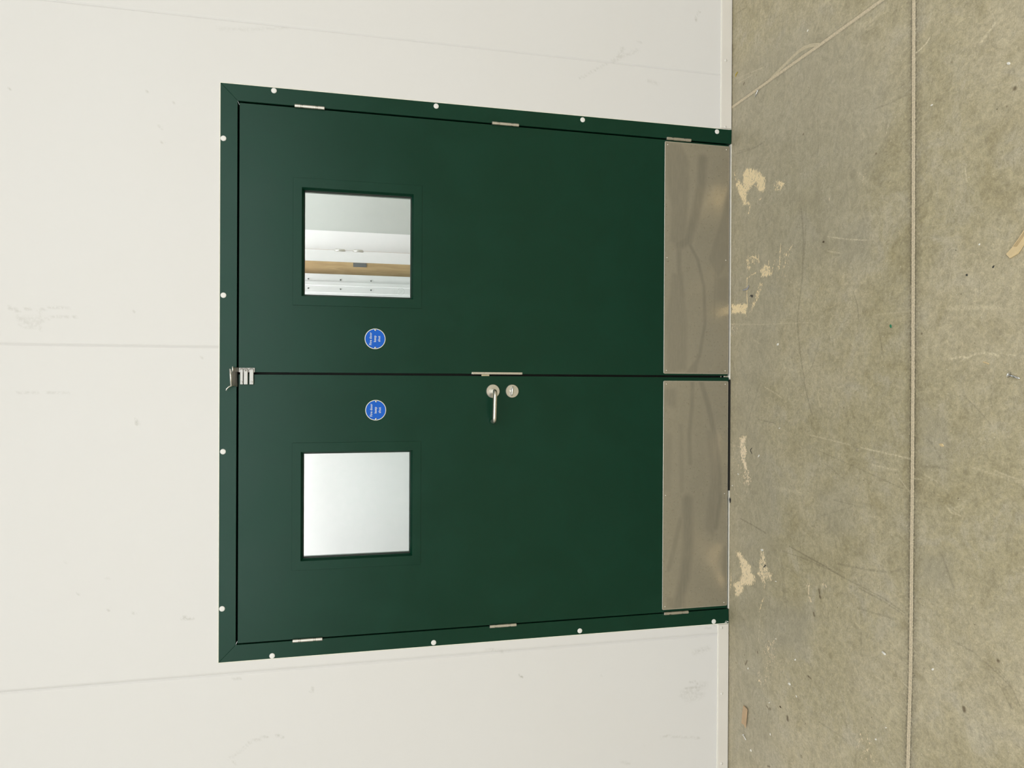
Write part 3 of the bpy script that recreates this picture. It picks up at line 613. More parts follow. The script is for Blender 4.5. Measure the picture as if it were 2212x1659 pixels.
ef = [(0, 1, 2, 3), (4, 5, 6, 7), (3, 6, 9, 8), (10, 11, 12, 13), (14, 15, 16, 17), (13, 16, 19, 18), (20, 21, 12, 11), (21, 22, 17, 12), (22, 23, 14, 17)]
me = grid_mesh('wall_front', gw, wall3d, lambda X, Z: ~((np.abs(X) < DX) & (Z < DZ)), (ev, ef), ('smudge',))
wf = link('wall_front', me, M['wall'])
tag(wf, 'white insulated panel wall with vertical seams around the green double doors', 'wall', kind='structure')

# the rest of the hall
def sheet(name, pts, m):
    bm = bmesh.new(); bm.faces.new([bm.verts.new(p) for p in pts]); me_ = bpy.data.meshes.new(name); bm.to_mesh(me_); bm.free(); return link(name, me_, m)
for n, b, lab in (('wall_left', (BX0 - 0.1, BX0, BY0, 0.1, 0, 5.6), 'pale side wall of the hall beyond the lever handle door'),
             ('wall_right', (BX1, BX1 + 0.1, BY0, 0.1, 0, 5.6), 'pale side wall of the hall beyond the plain green door'),
             ('wall_back', (BX0, BX1, BY0 - 0.1, BY0, 0, 5.6), 'pale wall of the hall facing the green doors')):
    tag(obj(n, mbox(*b), M['hall_wall']), lab, 'wall', kind='structure')
tag(obj('ceiling', mbox(BX0, BX1, BY0, 0.1, 5.5, 5.6), M['ceiling']), 'pale hall ceiling high above the green doors', 'ceiling', kind='structure')

# skirting flashings with their washers and sealant line
def skirting(name, x0, x1, riv, label):
    bm = bmesh.new()
    prism(bm, [(-0.0065, 0.0045), (-0.0005, 0.0045), (-0.0005, 0.0505), (-0.0035, 0.0505), (-0.0065, 0.0490)], x1 - x0, x0, 'x')
    o = obj(name, bm, M['skirting']); tag(o, label, 'skirting', kind='structure')
    bm = bmesh.new(); n = int((x1 - x0) / 0.006); pts = []
    for i in range(n + 1): pts.append((x0 + (x1 - x0) * i / n, -0.0012, 0.0515 + random.uniform(-0.0004, 0.0004)))
    tube(bm, pts, 0.0016, 6); obj('sealant_line', bm, M['bead'], o, True, label='glossy white sealant line')
    for x, z in riv:
        bm = bmesh.new(); lathe(bm, [(0.0062, 0), (0.0060, -0.0012), (0.0040, -0.0026), (0, -0.0030)], 20, (x, -0.0063, z))
        q = obj('rivet', bm, M['washer'], o, True)
        obj('rivet_pin', disc(x, -0.0090, z - 0.0004, 0.0013, 0.0006, 0.0002, 12), M['pin'], q)
    return o
skirting('baseboard_right', 1.0590, 5.15, [(1.3473, 0.0315), (1.0640, 0.0322), (1.63, 0.032), (1.91, 0.032)], 'white steel skirting flashing along the wall beside the plain green door')
skirting('baseboard_left', -5.15, -1.0590, [(-1.0726, 0.0360), (-1.3545, 0.0337), (-1.6545, 0.0325), (-1.95, 0.0325)], 'white steel skirting flashing along the wall beside the lever handle door')

# ------------------------------------------------------------------ door frame
fr = empty('trim_1', (0, 0, 0))
tag(fr, 'dark green steel door frame with white screw caps around both doors', 'door frame', kind='structure')
OX, OZ, IX, IZ = 1.0553, 2.0505, 0.9952, 1.9918
YF = -0.0030
def frame_piece(name, quad, lining):
    bm = bmesh.new(); prism(bm, quad, 0.003, YF, 'y')
    for b in lining: box(bm, *b)
    return obj(name, bm, M['green'], fr, bevel=0.0007, seg=1)
frame_piece('frame_head', [(-OX, OZ), (OX, OZ), (IX, IZ), (-IX, IZ)], [(-IX, IX, 0, 0.100, IZ, IZ + 0.02), (-IX, IX, 0.047, 0.100, IZ - 0.018, IZ)])
frame_piece('frame_jamb', [(OX, OZ), (IX, IZ), (IX, 0.002), (OX, 0.0)], [(IX, IX + 0.02, 0, 0.100, 0.002, IZ), (IX - 0.018, IX, 0.047, 0.100, 0.002, IZ - 0.018)])
frame_piece('frame_jamb', [(-OX, OZ), (-IX, IZ), (-IX, 0.002), (-OX, 0.0)], [(-IX - 0.02, -IX, 0, 0.100, 0.002, IZ), (-IX, -IX + 0.018, 0.047, 0.100, 0.002, IZ - 0.018)])
bm = bmesh.new(); rects(bm, [(-IX + 0.001, IX - 0.001, 0.004, IZ - 0.001, 0.030), (-IX + 0.012, IX - 0.012, 0.004, IZ - 0.012, 0.0465), (-IX + 0.001, IX - 0.001, 0.004, IZ - 0.001, 0.0465)])
obj('rebate_dark_strip', bm, M['seal'], fr, label='black strip added to darken the rebate gap')  # black strip added behind the leaf edges so the gap reads dark
first = None
for x, z in [(1.0438, 1.8656), (1.0412, 1.2661), (1.04, 0.6697), (1.0419, 0.0695), (0.8537, 2.04), (0.2834, 2.038), (-0.2862, 2.0377), (-0.859, 2.0389), (-1.0449, 1.8645), (-1.0421, 1.2665), (-1.0399, 0.6704), (-1.0443, 0.0715)]:
    if first is None:
        bm = bmesh.new(); lathe(bm, [(0.0100, 0), (0.0100, -0.0008), (0.0092, -0.0018), (0.0070, -0.0023), (0, -0.0024)], 32, (x, YF, z))
        first = obj('screw_cap', bm, M['cap'], fr, True); first['label'] = 'round white screw cover cap'; fx, fz = x, z
    else: copy_part(first, fr, x - fx, 0, z - fz)
for pts in ([(OX + 0.0012, -0.0004, 0.004), (OX + 0.0012, -0.0004, OZ + 0.0014), (-OX - 0.0012, -0.0004, OZ + 0.0010), (-OX - 0.0012, -0.0004, 0.004)],):
    bm = bmesh.new(); P_ = []
    for a, b in zip(pts, pts[1:]):
        n = 220
        for i in range(n): P_.append(tuple(a[k] + (b[k] - a[k]) * i / n for k in range(3)))
    P_.append(pts[-1]); tube(bm, P_, 0.0026, 6)
    obj('sealant_bead', bm, M['bead'], fr, True, label='glossy white sealant bead around the frame')
for x, z, r in [(-1.0500, 0.0165, 0.0016), (-1.0525, 0.0125, 0.0022), (-1.0480, 0.0090, 0.0020), (-1.0535, 0.0185, 0.0014), (-1.0460, 0.0140, 0.0012), (-1.0500, 0.0045, 0.0020)]:
    obj('paint_fleck', disc(x, YF, z, r, 0.0005, 0.0002, 10), M['white_paint'], fr, label='white paint fleck')

# ------------------------------------------------------------------ the two doors
WZ0, WZ1 = 1.3185, 1.7965
YL = -0.0015
def screw(name, x, y, z, r, parent, m=None, slot=True):
    bm = bmesh.new(); lathe(bm, [(r, 0), (r * 0.95, -r * 0.22), (r * 0.6, -r * 0.42), (0, -r * 0.46)], 20, (x, y, z))
    if slot:
        d = r * 0.42
        lathe(bm, [(d, -r * 0.40), (d * 0.9, -r * 0.5), (d * 0.5, -r * 0.46), (0, -r * 0.36)], 12, (x, y, z))
    return obj(name, bm, m or M['steel'], parent, True)
def smear_grid(x0, x1, z0, z1):
    return Grid(np.linspace(x0, x1, int((x1 - x0) / 0.005) + 1), np.linspace(z0, z1, int((z1 - z0) / 0.005) + 1))
def window(door, x0, x1):
    """glazed vision panel: beaded frame, gasket, pane"""
    ins = 0.0345
    a0, a1, b0, b1 = x0 + ins, x1 - ins, WZ0 + ins * 0.94, WZ1 - ins * 0.92
    bm = bmesh.new()
    rects(bm, [(x0, x1, WZ0, WZ1, YL), (x0, x1, WZ0, WZ1, YL - 0.0022), (a0, a1, b0, b1, YL - 0.0022), (a0 + 0.0072, a1 - 0.0072, b0 + 0.0072, b1 - 0.0072, 0.011), (a0 + 0.0072, a1 - 0.0072, b0 + 0.0072, b1 - 0.0072, 0.0270), (x0 + 0.02, x1 - 0.02, WZ0 + 0.02, WZ1 - 0.02, 0.0270), (x0 + 0.02, x1 - 0.02, WZ0 + 0.02, WZ1 - 0.02, YL)])
    f = obj('window_frame', bm, M['green'], door, bevel=0.0006, seg=1)
    c0, c1, d0, d1 = a0 + 0.0072, a1 - 0.0072, b0 + 0.0072, b1 - 0.0072
    bm = bmesh.new(); rects(bm, [(c0, c1, d0, d1, 0.0215), (c0 + 0.0022, c1 - 0.0022, d0 + 0.0022, d1 - 0.0022, 0.0230), (c0 + 0.0022, c1 - 0.0022, d0 + 0.0022, d1 - 0.0022, 0.0262), (c0, c1, d0, d1, 0.0262)])
    obj('gasket', bm, M['seal'], f, label='black glazing gasket')
    obj('pane', mbox(c0 - 0.003, c1 + 0.003, 0.0264, 0.0266, d0 - 0.003, d1 + 0.003), M['glass'], f, label='clear glass pane')
    bm = bmesh.new(); rects(bm, [(c0 - 0.004, c1 + 0.004, d0 - 0.004, d1 + 0.004, 0.0272), (c0 + 0.0018, c1 - 0.0018, d0 + 0.0018, d1 - 0.0018, 0.0272), (c0 + 0.0018, c1 - 0.0018, d0 + 0.0018, d1 - 0.0018, 0.0445), (c0 - 0.02, c1 + 0.02, d0 - 0.02, d1 + 0.02, 0.0445), (c0 - 0.02, c1 + 0.02, d0 - 0.02, d1 + 0.02, 0.0435)])
    obj('back_bead', bm, M['green'], f)
    return f
def kick_plate(door, x0, x1, z0, z1, smears):
    gk = Grid(np.linspace(x0, x1, int((x1 - x0) / 0.004) + 1), np.linspace(z0, z1, int((z1 - z0) / 0.004) + 1))
    for kind, pts, wd, am in smears:
        if kind == 's': gk.stroke('smear', pts, wd, am, 0.5)
        else: gk.poly('smear', pts, am, wd)
    yf = YL - 0.0016
    ev_ = []; ef_ = []
    r = 0.006
    def inside(X, Z):
        dx = np.maximum(np.maximum(x0 + r - X, X - x1 + r), 0); dz = np.maximum(np.maximum(z0 + r - Z, Z - z1 + r), 0)
        return np.hypot(dx, dz) < r
    # sheet body with rounded corners, its front carried by the lattice
    bm = bmesh.new(); prism(bm, rounded(x0, x1, z0, z1, r), 0.0015, yf, 'y')
    body = obj('kick_plate', bm, M['steel'], door, bevel=0.0009, seg=2, label='brushed stainless steel kick plate')
    me_ = grid_mesh('kick_plate_face', gk, lambda X, Z: np.stack([X, X * 0 + yf - 0.0004, Z], -1), lambda X, Z: inside(X, Z) & (X > x0 + 0.0025) & (X < x1 - 0.0025) & (Z > z0 + 0.0025) & (Z < z1 - 0.0025), None, ('smear',))
    link('plate_face', me_, M['steel_plate'], body, label='steel face with wiped smears')
    for x in (x0 + 0.014, (x0 + x1) / 2, x1 - 0.014):
        for z in (z0 + 0.014, z1 - 0.014): screw('screw', x, yf, z, 0.0034, body)
    return body
def hinge(door, x, z0, z1):
    h = z1 - z0; r = 0.0066
    pr = [(0, z0), (r - 0.0012, z0), (r, z0 + 0.0014)]
    for f in (0.235, 0.285, 0.735, 0.785):
        zz = z0 + f * h; pr += [(r, zz - 0.0014), (r - 0.0016, zz - 0.0009), (r - 0.0016, zz + 0.0009), (r, zz + 0.0014)]
    pr += [(r, z1 - 0.0014), (r - 0.0012, z1), (0, z1)]
    bm = bmesh.new(); lathe(bm, pr, 24, (x, -0.0062, 0), 'z')
    s_ = 1 if x > 0 else -1
    box(bm, min(x, x - s_ * 0.003) - 0.0006, max(x, x - s_ * 0.003) + 0.0006, -0.006, 0.03, z0 + 0.001, z1 - 0.001)
    o = obj('hinge', bm, M['steel'], door, True, label='brushed steel butt hinge')
    m_ = o.modifiers.new('edge', 'EDGE_SPLIT'); m_.split_angle = R(40)
    return o
def sign(door, x, z):
    y = YL
    s_ = obj('fire_door_sign', disc(x, y, z, 0.0392, 0.0016, 0.0006, 64), M['sign_silver'], door, label='round blue sign reading Fire door keep shut')
    obj('sign_face', disc(x, y - 0.0015, z, 0.0364, 0.0004, 0.0001, 64), M['blue'], s_, label='blue disc')
    for txt, dz, sz in (('Fire door', 0.0128, 0.0128), ('keep', -0.0032, 0.0130), ('shut', -0.0190, 0.0130)):
        cu = bpy.data.curves.new('lettering', 'FONT'); cu.body = txt; cu.align_x = 'CENTER'; cu.size = sz; cu.extrude = 0.00015; cu.offset = 0.00022
        t = bpy.data.objects.new('lettering', cu); cu.materials.append(M['letter']); C.objects.link(t)
        t.parent = s_; t.matrix_parent_inverse = parent_world(s_).inverted(); t.location = (x, y - 0.0021, z + dz); t.rotation_euler = (R(90), 0, 0)
        t['label'] = 'white lettering ' + txt
    for d in (-1, 1):
        screw('screw', x + d * 0.0335, y - 0.0018, z - 0.001, 0.0040, s_, M['zinc'])
        obj('screw_socket', disc(x + d * 0.0335, y - 0.0036, z - 0.0012, 0.0013, 0.0003, 0.0001, 12), M['seal'], s_)
    return s_
def leaf(name, x0, x1, z0, wx0, wx1, label):
    d = empty(name, ((x0 + x1) / 2, 0, 0)); tag(d, label, 'door', kind='structure')
    hx0, hx1, hz0, hz1 = wx0 + 0.02, wx1 - 0.02, WZ0 + 0.02, WZ1 - 0.02
    bm = bmesh.new(); rects(bm, [(x0, x1, z0, 1.9852, YL), (hx0, hx1, hz0, hz1, YL), (hx0, hx1, hz0, hz1, 0.0435), (x0, x1, z0, 1.9852, 0.0435)])
    obj('door_panel', bm, M['green'], d, bevel=0.0016, seg=3)
    window(d, wx0, wx1)
    return d
dr = leaf('door_1', 0.0040, 0.9888, 0.012, 0.2547, 0.7292, 'dark green steel fire door without a lever, beside the passive meeting edge')
dl = leaf('door_2', -0.9905, -0.0042, 0.0065, -0.7345, -0.2580, 'dark green steel fire door with a steel lever handle and thumb turn')
dr['label'] = 'dark green steel fire door without a handle, corridor view through its window'
for z0, z1 in ((1.6842, 1.7925), (0.9369, 1.0460), (0.1916, 0.3030)):
    hinge(dr, 0.9935, z0, z1); hinge(dl, -0.9945, z0, z1)
# wiped smears on the plates (metres on the plate)
K1 = [('p', [(0.9815, 0.3075),(0.9756, 0.2360),(0.9045, 0.1974),(0.7286, 0.2006),(0.5913, 0.2125),(0.5412, 0.2418),(0.5683, 0.2840),(0.7046, 0.2765),(0.8002, 0.2980)], 0.02, 0.55),
 ('s', [(0.9188, 0.1356),(0.8106, 0.1413),(0.6717, 0.1704),(0.5722, 0.2039),(0.5509, 0.2418)], 0.040, 0.75), ('s', [(0.5509, 0.2418),(0.4536, 0.2413),(0.3373, 0.2236)], 0.022, 0.6), ('p', [(0.4330, 0.2706),(0.4348, 0.2242),(0.2208, 0.2017),(0.0254, 0.2048),(0.0130, 0.2933),(0.2185, 0.3029)], 0.02, 0.5),
 ('s', [(0.5722, 0.2039),(0.4962, 0.1565),(0.3797, 0.1258),(0.2227, 0.1205),(0.0847, 0.1454),(0.0157, 0.1877)], 0.014, 0.6), ('p', [(0.0946, 0.1412),(0.0140, 0.1578),(0.0136, 0.2089)], 0.012, 0.6),
 ('p', [(0.8192, 0.0116),(0.5026, 0.0095),(0.4214, 0.0613),(0.4984, 0.1050),(0.6586, 0.0519)], 0.015, 0.45), ('s', [(0.4998, 0.0726),(0.3420, 0.0759),(0.2434, 0.0775)], 0.006, 0.4), ('p', [(0.4210, 0.0721),(0.4232, 0.0134),(0.3242, 0.0128),(0.3226, 0.0650)], 0.02, 0.3), ('s', [(0.0845, 0.1668),(0.0806, 0.1582),(0.0944, 0.1540)], 0.005, 0.6)]
K2 = [('p', [(-0.0531, 0.3055),(-0.0490, 0.2509),(-0.1308, 0.2504),(-0.1210, 0.3051)], 0.02, 0.5), ('s', [(-0.0214, 0.1768),(-0.1311, 0.1783),(-0.2485, 0.1903),(-0.3660, 0.1854)], 0.018, 0.55), ('s', [(-0.0251, 0.1361),(-0.1313, 0.1011),(-0.2499, 0.0722),(-0.3688, 0.0519),(-0.5272, 0.0466),(-0.6452, 0.0654)], 0.022, 0.65),
 ('p', [(-0.2297, 0.1112),(-0.2302, 0.0680),(-0.4482, 0.0427),(-0.6843, 0.0760),(-0.6432, 0.1151),(-0.4469, 0.0904)], 0.02, 0.45), ('s', [(-0.5223, 0.1972),(-0.7184, 0.1917),(-0.8546, 0.2079),(-0.9660, 0.2411)], 0.046, 0.75), ('s', [(-0.5995, 0.2264),(-0.7154, 0.2553),(-0.8116, 0.2800)], 0.02, 0.5),
 ('p', [(-0.2277, 0.3044),(-0.2475, 0.2707),(-0.4809, 0.2736),(-0.4801, 0.3029)], 0.02, 0.4), ('p', [(-0.7261, 0.0279),(-0.7269, 0.0104),(-0.8858, 0.0094),(-0.8446, 0.0359)], 0.015, 0.5), ('p', [(-0.9279, 0.2877),(-0.9332, 0.2032),(-0.9763, 0.2029),(-0.9704, 0.2916)], 0.012, 0.45), ('s', [(-0.2090, 0.2288),(-0.4824, 0.2229)], 0.02, 0.3)]
kr = kick_plate(dr, 0.0105, 0.9835, 0.0095, 0.3085, K1)
kl = kick_plate(dl, -0.9803, -0.0188, 0.0090, 0.3088, K2)
s1 = sign(dr, 0.1347, 1.4950); s2 = sign(dl, -0.1374, 1.4915)
# lock edge hardware
bm = bmesh.new(); box(bm, 0.0022, 0.0112, -0.0034, 0.020, 0.9165, 1.1215)
st = obj('strike_plate', bm, M['steel'], dr, bevel=0.0012, label='narrow steel strike plate on the meeting edge')
screw('screw', 0.0035, -0.0035, 1.114, 0.0018, st); screw('screw', 0.0035, -0.0035, 0.928, 0.0018, st)
obj('gap_light_block', mbox(-0.0042, 0.0042, 0.0300, 0.0420, 0.012, 1.985), M['seal'], dr, label='black strip added to block light in the meeting gap')  # strip added behind the gap to stop corridor light leaking through
fb = obj('flush_bolt', mbox(-0.0030, 0.0036, 0.004, 0.020, 0.0070, 0.0270), M['chrome'], dr, bevel=0.001, label='chrome flush bolt end at the foot of the meeting edge')
obj('bolt_tip', mbox(-0.0030, 0.0036, 0.002, 0.014, 0.0400, 0.0430), M['chrome'], fb)
obj('bolt_foot', mbox(-0.0035, 0.0040, 0.000, 0.012, 0.0006, 0.0055), M['white_paint'], fb)
obj('latch_bolt', mbox(-0.0056, 0.0018, 0.0010, 0.014, 1.0500, 1.0812), M['brass'], dl, bevel=0.001, label='brass coloured latch bolt bridging the gap')
obj('gap_dark_strip', mbox(-0.487, -0.012, -0.0052, 0.02, 0.0003, 0.0075), M['seal'], dl, label='black strip added for the dark gap line under the door')  # added strip, the dark gap under the leaf put in as black
# lever handle
hx, hz = -0.0641, 1.0368
lv = obj('lever_rose', disc(hx, YL, hz, 0.0268, 0.0085, 0.0012, 56), M['steel'], dl, label='round satin steel rose of the lever handle')
bm = bmesh.new(); lathe(bm, [(0.0108, 0), (0.0108, -0.004), (0.0098, -0.006), (0, -0.006)], 36, (hx, YL - 0.0085, hz)); obj('collar', bm, M['satin'], lv)
pts = []
yb = YL - 0.012; yo = -0.058
pts.append((hx, yb, hz)); pts.append((hx, yo + 0.020, hz))
for i in range(1, 9):
    a = R(90 * i / 8); pts.append((hx - 0.020 * (1 - math.cos(a)), yo + 0.020 * (1 - math.sin(a)), hz + 0.0002 * i))
xe = -0.1640; ze = hz + 0.0035
for i in range(1, 7): pts.append((hx - 0.020 + (xe - hx + 0.020) * i / 6, yo, hz + 0.0016 + (ze - hz - 0.0016) * i / 6))
for i in range(1, 9):
    a = R(90 * i / 8); pts.append((xe - 0.018 * math.sin(a), yo + 0.018 * (1 - math.cos(a)), ze))
pts.append((xe - 0.018, yo + 0.040, ze))
bm = bmesh.new(); tube(bm, pts, 0.0083, 20)
lo = obj('lever', bm, M['satin'], lv, True, label='bent tubular steel lever'); e_ = lo.modifiers.new('edge', 'EDGE_SPLIT'); e_.split_angle = R(50)
# thumb turn
tx, tz = -0.0636, 0.9590
tr = obj('thumb_turn_rose', disc(tx, YL, tz, 0.0262, 0.0085, 0.0012, 56), M['steel'], dl, label='round satin steel rose of the thumb turn')
bm = bmesh.new(); n = 16
rings = []
bmesh.ops.create_uvsphere(bm, u_segments=24, v_segments=14, radius=1.0)
for v in bm.verts:
    x, y, z = v.co
    sx = math.copysign(abs(x) ** 0.8, x)
    v.co = Vector((tx + 0.0195 * sx + 0.0, YL - 0.0185 + 0.0075 * y, tz + 0.0035 - 0.0010 + 0.0052 * z + 0.0022 * -sx * -1 * -1))
kn = obj('thumb_turn', bm, M['chrome'], tr, True, label='polished oval thumb turn')
bm = bmesh.new(); lathe(bm, [(0.0045, 0), (0.0045, -0.010), (0, -0.010)], 20, (tx, YL - 0.0083, tz + 0.002)); obj('spindle', bm, M['chrome'], tr)
bm = bmesh.new(); prism(bm, rounded(tx - 0.0034, tx + 0.0034, tz - 0.0170, tz - 0.0020, 0.0033), 0.0016, YL - 0.0100, 'y'); obj('indicator', bm, M['steel'], tr, bevel=0.0005)
# faint etched ring on the glass of the plain door
def etched():
    cx, cz, y = 0.3216, 1.3965, 0.0262
    bm = bmesh.new(); n = 48; A = []; B = []
    for i in range(n):
        a = 2 * math.pi * i / n; A.append(bm.verts.new((cx + 0.0140 * math.cos(a), y, cz + 0.0140 * math.sin(a)))); B.append(bm.verts.new((cx + 0.0125 * math.cos(a), y, cz + 0.0125 * math.sin(a))))
    for i in range(n): bm.faces.new((A[i], A[(i + 1) % n], B[(i + 1) % n], B[i]))
    for p in ([(-8, 3), (-5, 6), (-3, 4)], [(-5, -1), (-2, 2), (0, 0), (-2, -3), (-4, -2)], [(1, -6), (3, -4), (5, -6), (3, -9)], [(3, 3), (6, 1), (8, 2)]):
        p = [Vector((cx + a * 0.00075, y, cz + b * 0.00075)) for a, b in p]
        for a, b in zip(p, p[1:]):
            d = (b - a).normalized(); q = Vector((-d.z, 0, d.x)) * 0.0004
            bm.faces.new([bm.verts.new(v) for v in (a - q, b - q, b + q, a + q)])
    pane = [c for c in dr.children if c.name.startswith('window_frame')][0]
    m, nt, bs = mat('etching'); lk(nt, ramp_(nt, noise_(nt, coords(nt), 300, 3), 0.3, 0.7, 0.10, 0.2), bs.inputs['Alpha']); bs.inputs['Base Color'].default_value = (0.25, 0.28, 0.26, 1)
    obj('glass_mark', bm, m, pane, label='faint round maker stamp etched on the glass')
etched()

# metal threshold under both doors
th = obj('threshold', mbox(-0.994, 0.9945, -0.0040, 0.05, 0.0001, 0.0036), M['alu'], None, bevel=0.0008)
th.name = 'trim_4'; tag(th, 'thin bright metal threshold strip under both green doors', 'threshold', kind='structure')

# ------------------------------------------------------------------ folded steel catch at the head of the meeting edge
ct = empty('door_catch', (0.005, YL, 1.95))
tag(ct, 'folded galvanised steel catch across the meeting gap under the frame head', 'door catch')
c0, c1 = (0.0199, 1.9838), (0.0033, 1.9284)
bp = obj('back_plate', mbox(c1[0], c0[0], -0.0060, YL, c1[1], c0[1]), M['galv'], ct, bevel=0.0008, label='pale steel mounting plate')
xa, xb = (-0.0411, 1.9620)[0], (0.0133, 1.9622)[0]
bars = []
for pa, pb, yf in (((-0.0149, 1.9789), (-0.0148, 1.9685), -0.0115), ((-0.0148, 1.9661), (-0.0147, 1.9517), -0.0150), ((-0.0147, 1.9468), (-0.0146, 1.9323), -0.0120)):
    z1, z0 = pa[1], pb[1]
    bm = bmesh.new(); box(bm, xa, xb, yf, -0.0058, z0, z1); bars.append(obj('bar', bm, M['galv'], ct, bevel=0.0014, seg=3, label='flat steel bar'))
    bm = bmesh.new(); P_ = [(xb + 0.0045 * math.sin(R(t)) , yf + 0.0004, (z0 + z1) / 2 + (z1 - z0) * 0.5 * math.cos(R(t))) for t in range(0, 181, 20)]
    tube(bm, P_, 0.0009, 8); obj('curl', bm, M['pin'], ct)
for i in (0, 2):
    x, z = ((-0.0318, 1.9741), (-0.0317, 1.9395))[i // 2]
    yy = (-0.0115, -0.0120)[i // 2]
    screw('screw', x, yy, z, 0.0036, bars[i], M['zinc'], False)
    for d in (-1, 1): obj('screw_slot', disc(x, yy - 0.0012, z + d * 0.0018, 0.0009, 0.0006, 0.0002, 8), M['pin'], bars[i])
bm = bmesh.new(); box(bm, xb - 0.006, xb - 0.001, -0.0158, -0.012, (0.0108, 1.9558)[1], (0.0107, 1.9622)[1]); obj('spring', bm, M['pin'], ct)
def slanted(name, xl0, xr0, zl, xl1, xr1, zh, y0, y1, t, lab):
    """sheet leaning out from (y0, zl) up to (y1, zh), with a rolled lip"""
    bm = bmesh.new()
    q = [(xl0, y0, zl), (xr0, y0, zl), (xr1, y1, zh), (xl1, y1, zh)]
    a = [bm.verts.new(p) for p in q]; b = [bm.verts.new((p[0], p[1] + t * 0.6, p[2] + t * 0.8)) for p in q]
    bm.faces.new(a); bm.faces.new(b)
    for i in range(4): bm.faces.new((a[i], a[(i + 1) % 4], b[(i + 1) % 4], b[i]))
    return obj(name, bm, M['galv'], ct, bevel=0.0004, seg=1, label=lab)
pl0, pl1 = (-0.0497, 1.9884), (0.0037, 1.9886)
ph0, ph1 = (-0.0455, 2.0068), (0.0154, 2.0102)
slanted('hook_plate', pl0[0], pl1[0], pl0[1], ph0[0], ph1[0], ph0[1] - 0.004, -0.004, -0.034, 0.002, 'steel plate leaning out, dull grey underside')
bm = bmesh.new(); tube(bm, [(ph0[0], -0.0350, ph0[1] - 0.0015), (ph1[0], -0.0350, ph1[1] - 0.0015)], 0.0036, 12); obj('lip', bm, M['chrome'], ct, True, label='bright rolled lip')
k0, k1, k2 = (-0.0455, 2.0052), (-0.0489, 2.0163), (-0.0574, 2.0250)
bm = bmesh.new(); tube(bm, [(k0[0], -0.030, k0[1] - 0.004), (k1[0], -0.034, k1[1] - 0.004), (k2[0], -0.036, k2[1] - 0.004), (k2[0] - 0.006, -0.036, k2[1] - 0.003)], [0.0030, 0.0024, 0.0022, 0.0024], 10); obj('hook', bm, M['chrome'], ct, True, label='small hooked end')
a0_, a1_ = (0.0046, 1.9830), (0.0205, 2.0022)
slanted('arm', a0_[0], a1_[0], a0_[1], a0_[0], a1_[0], a1_[1] - 0.004, -0.006, -0.032, 0.002, 'short steel arm, dull grey underside')
b0_, b1_ = (0.0053, 2.0045), (0.0239, 2.0046)
bm = bmesh.new(); tube(bm, [(b0_[0], -0.0345, b0_[1] - 0.004), (b1_[0], -0.0345, b1_[1] - 0.004)], 0.0030, 12); obj('arm_pin', bm, M['chrome'], ct, True, label='bright arm pin')

# ------------------------------------------------------------------ the corridor seen through the glass
cw = obj('wall_corridor', mbox(-2.2, 0.4645, 0.62, 0.72, 0, 3.6), M['corridor_wall']); tag(cw, 'white panel wall behind the window of the lever handle door', 'wall', kind='structure')
bm = bmesh.new(); box(bm, -0.912, -0.9105, 0.6188, 0.6202, 0, 3.6); obj('panel_seam', bm, M['seam_shade_grey'], cw)
fs = obj('corner_flashing', mbox(0.380, 0.4655, 0.6160, 0.7245, 0, 3.6), M['corridor_wall'], cw, bevel=0.001)
obj('flashing_fold', mbox(0.412, 0.430, 0.6130, 0.6165, 0, 3.6), M['corridor_wall'], fs, bevel=0.001)
for x, z in ((0.397, 1.775), (0.397, 1.632), (0.397, 1.494), (0.440, 1.775), (0.440, 1.632), (0.440, 1.494)):
    screw('screw', x, 0.6160, z, 0.0035, fs, M['lock_grey'], False)
d3 = empty('door_3', (0.522, 0.62, 0)); tag(d3, 'white corridor door standing open behind the glass, timber hinge edge facing out', 'door', kind='structure')
dirv = Vector((0.202, 0.83, 0)).normalized(); nrv = Vector((dirv.y, -dirv.x, 0))
def slab(bm, o_, a0, a1, b0, b1, z0, z1):
    v = []
    for z in (z0, z1):
        for a, b in ((a0, b0), (a1, b0), (a1, b1), (a0, b1)):
            p = o_ + dirv * a + nrv * b; v.append(bm.verts.new((p.x, p.y, z)))
    for f in ((0, 1, 2, 3), (4, 5, 6, 7), (0, 1, 5, 4), (1, 2, 6, 5), (2, 3, 7, 6), (3, 0, 4, 7)): bm.faces.new([v[i] for i in f])
hp = Vector((0.5225, 0.615, 0))
bm = bmesh.new(); slab(bm, hp, 0.004, 0.846, -0.057, 0, 0.008, 2.05); obj('door_panel', bm, M['corridor_wall'], d3)
bm = bmesh.new(); slab(bm, hp, 0.0, 0.004, -0.0572, 0.0, 0.008, 2.05); te = obj('timber_edge', bm, M['timber'], d3, label='bare timber edge')
bm = bmesh.new(); slab(bm, hp, 0.846, 0.850, -0.0572, 0.0008, 0.008, 2.05); obj('timber_edge', bm, M['timber'], d3, label='bare timber edge')
bm = bmesh.new(); slab(bm, hp, -0.0015, 0.002, -0.020, -0.001, 1.515, 1.575); obj('hinge_plate', bm, M['lock_grey'], d3, label='grey metal plate let into the timber edge')
for z in (1.645, 1.545):
    bm = bmesh.new(); lathe(bm, [(0.030, 0), (0.030, 0.007), (0.026, 0.012), (0, 0.013)], 32, (0, 0, 0), 'x')
    rot = Matrix((nrv, dirv, Vector((0, 0, 1)))).transposed().to_4x4()
    p = hp + dirv * 0.775; rot.translation = Vector((p.x, p.y, z)); bmesh.ops.transform(bm, matrix=rot, verts=bm.verts)
    obj('handle_rose', bm, M['satin'], d3, True, label='steel rose on the white door')
tag(obj('wall_corridor_end', mbox(0.7285, 0.845, 1.50, 2.5, 0, 3.6), M['corridor_wall']), 'white wall return beyond the open corridor door', 'wall', kind='structure')
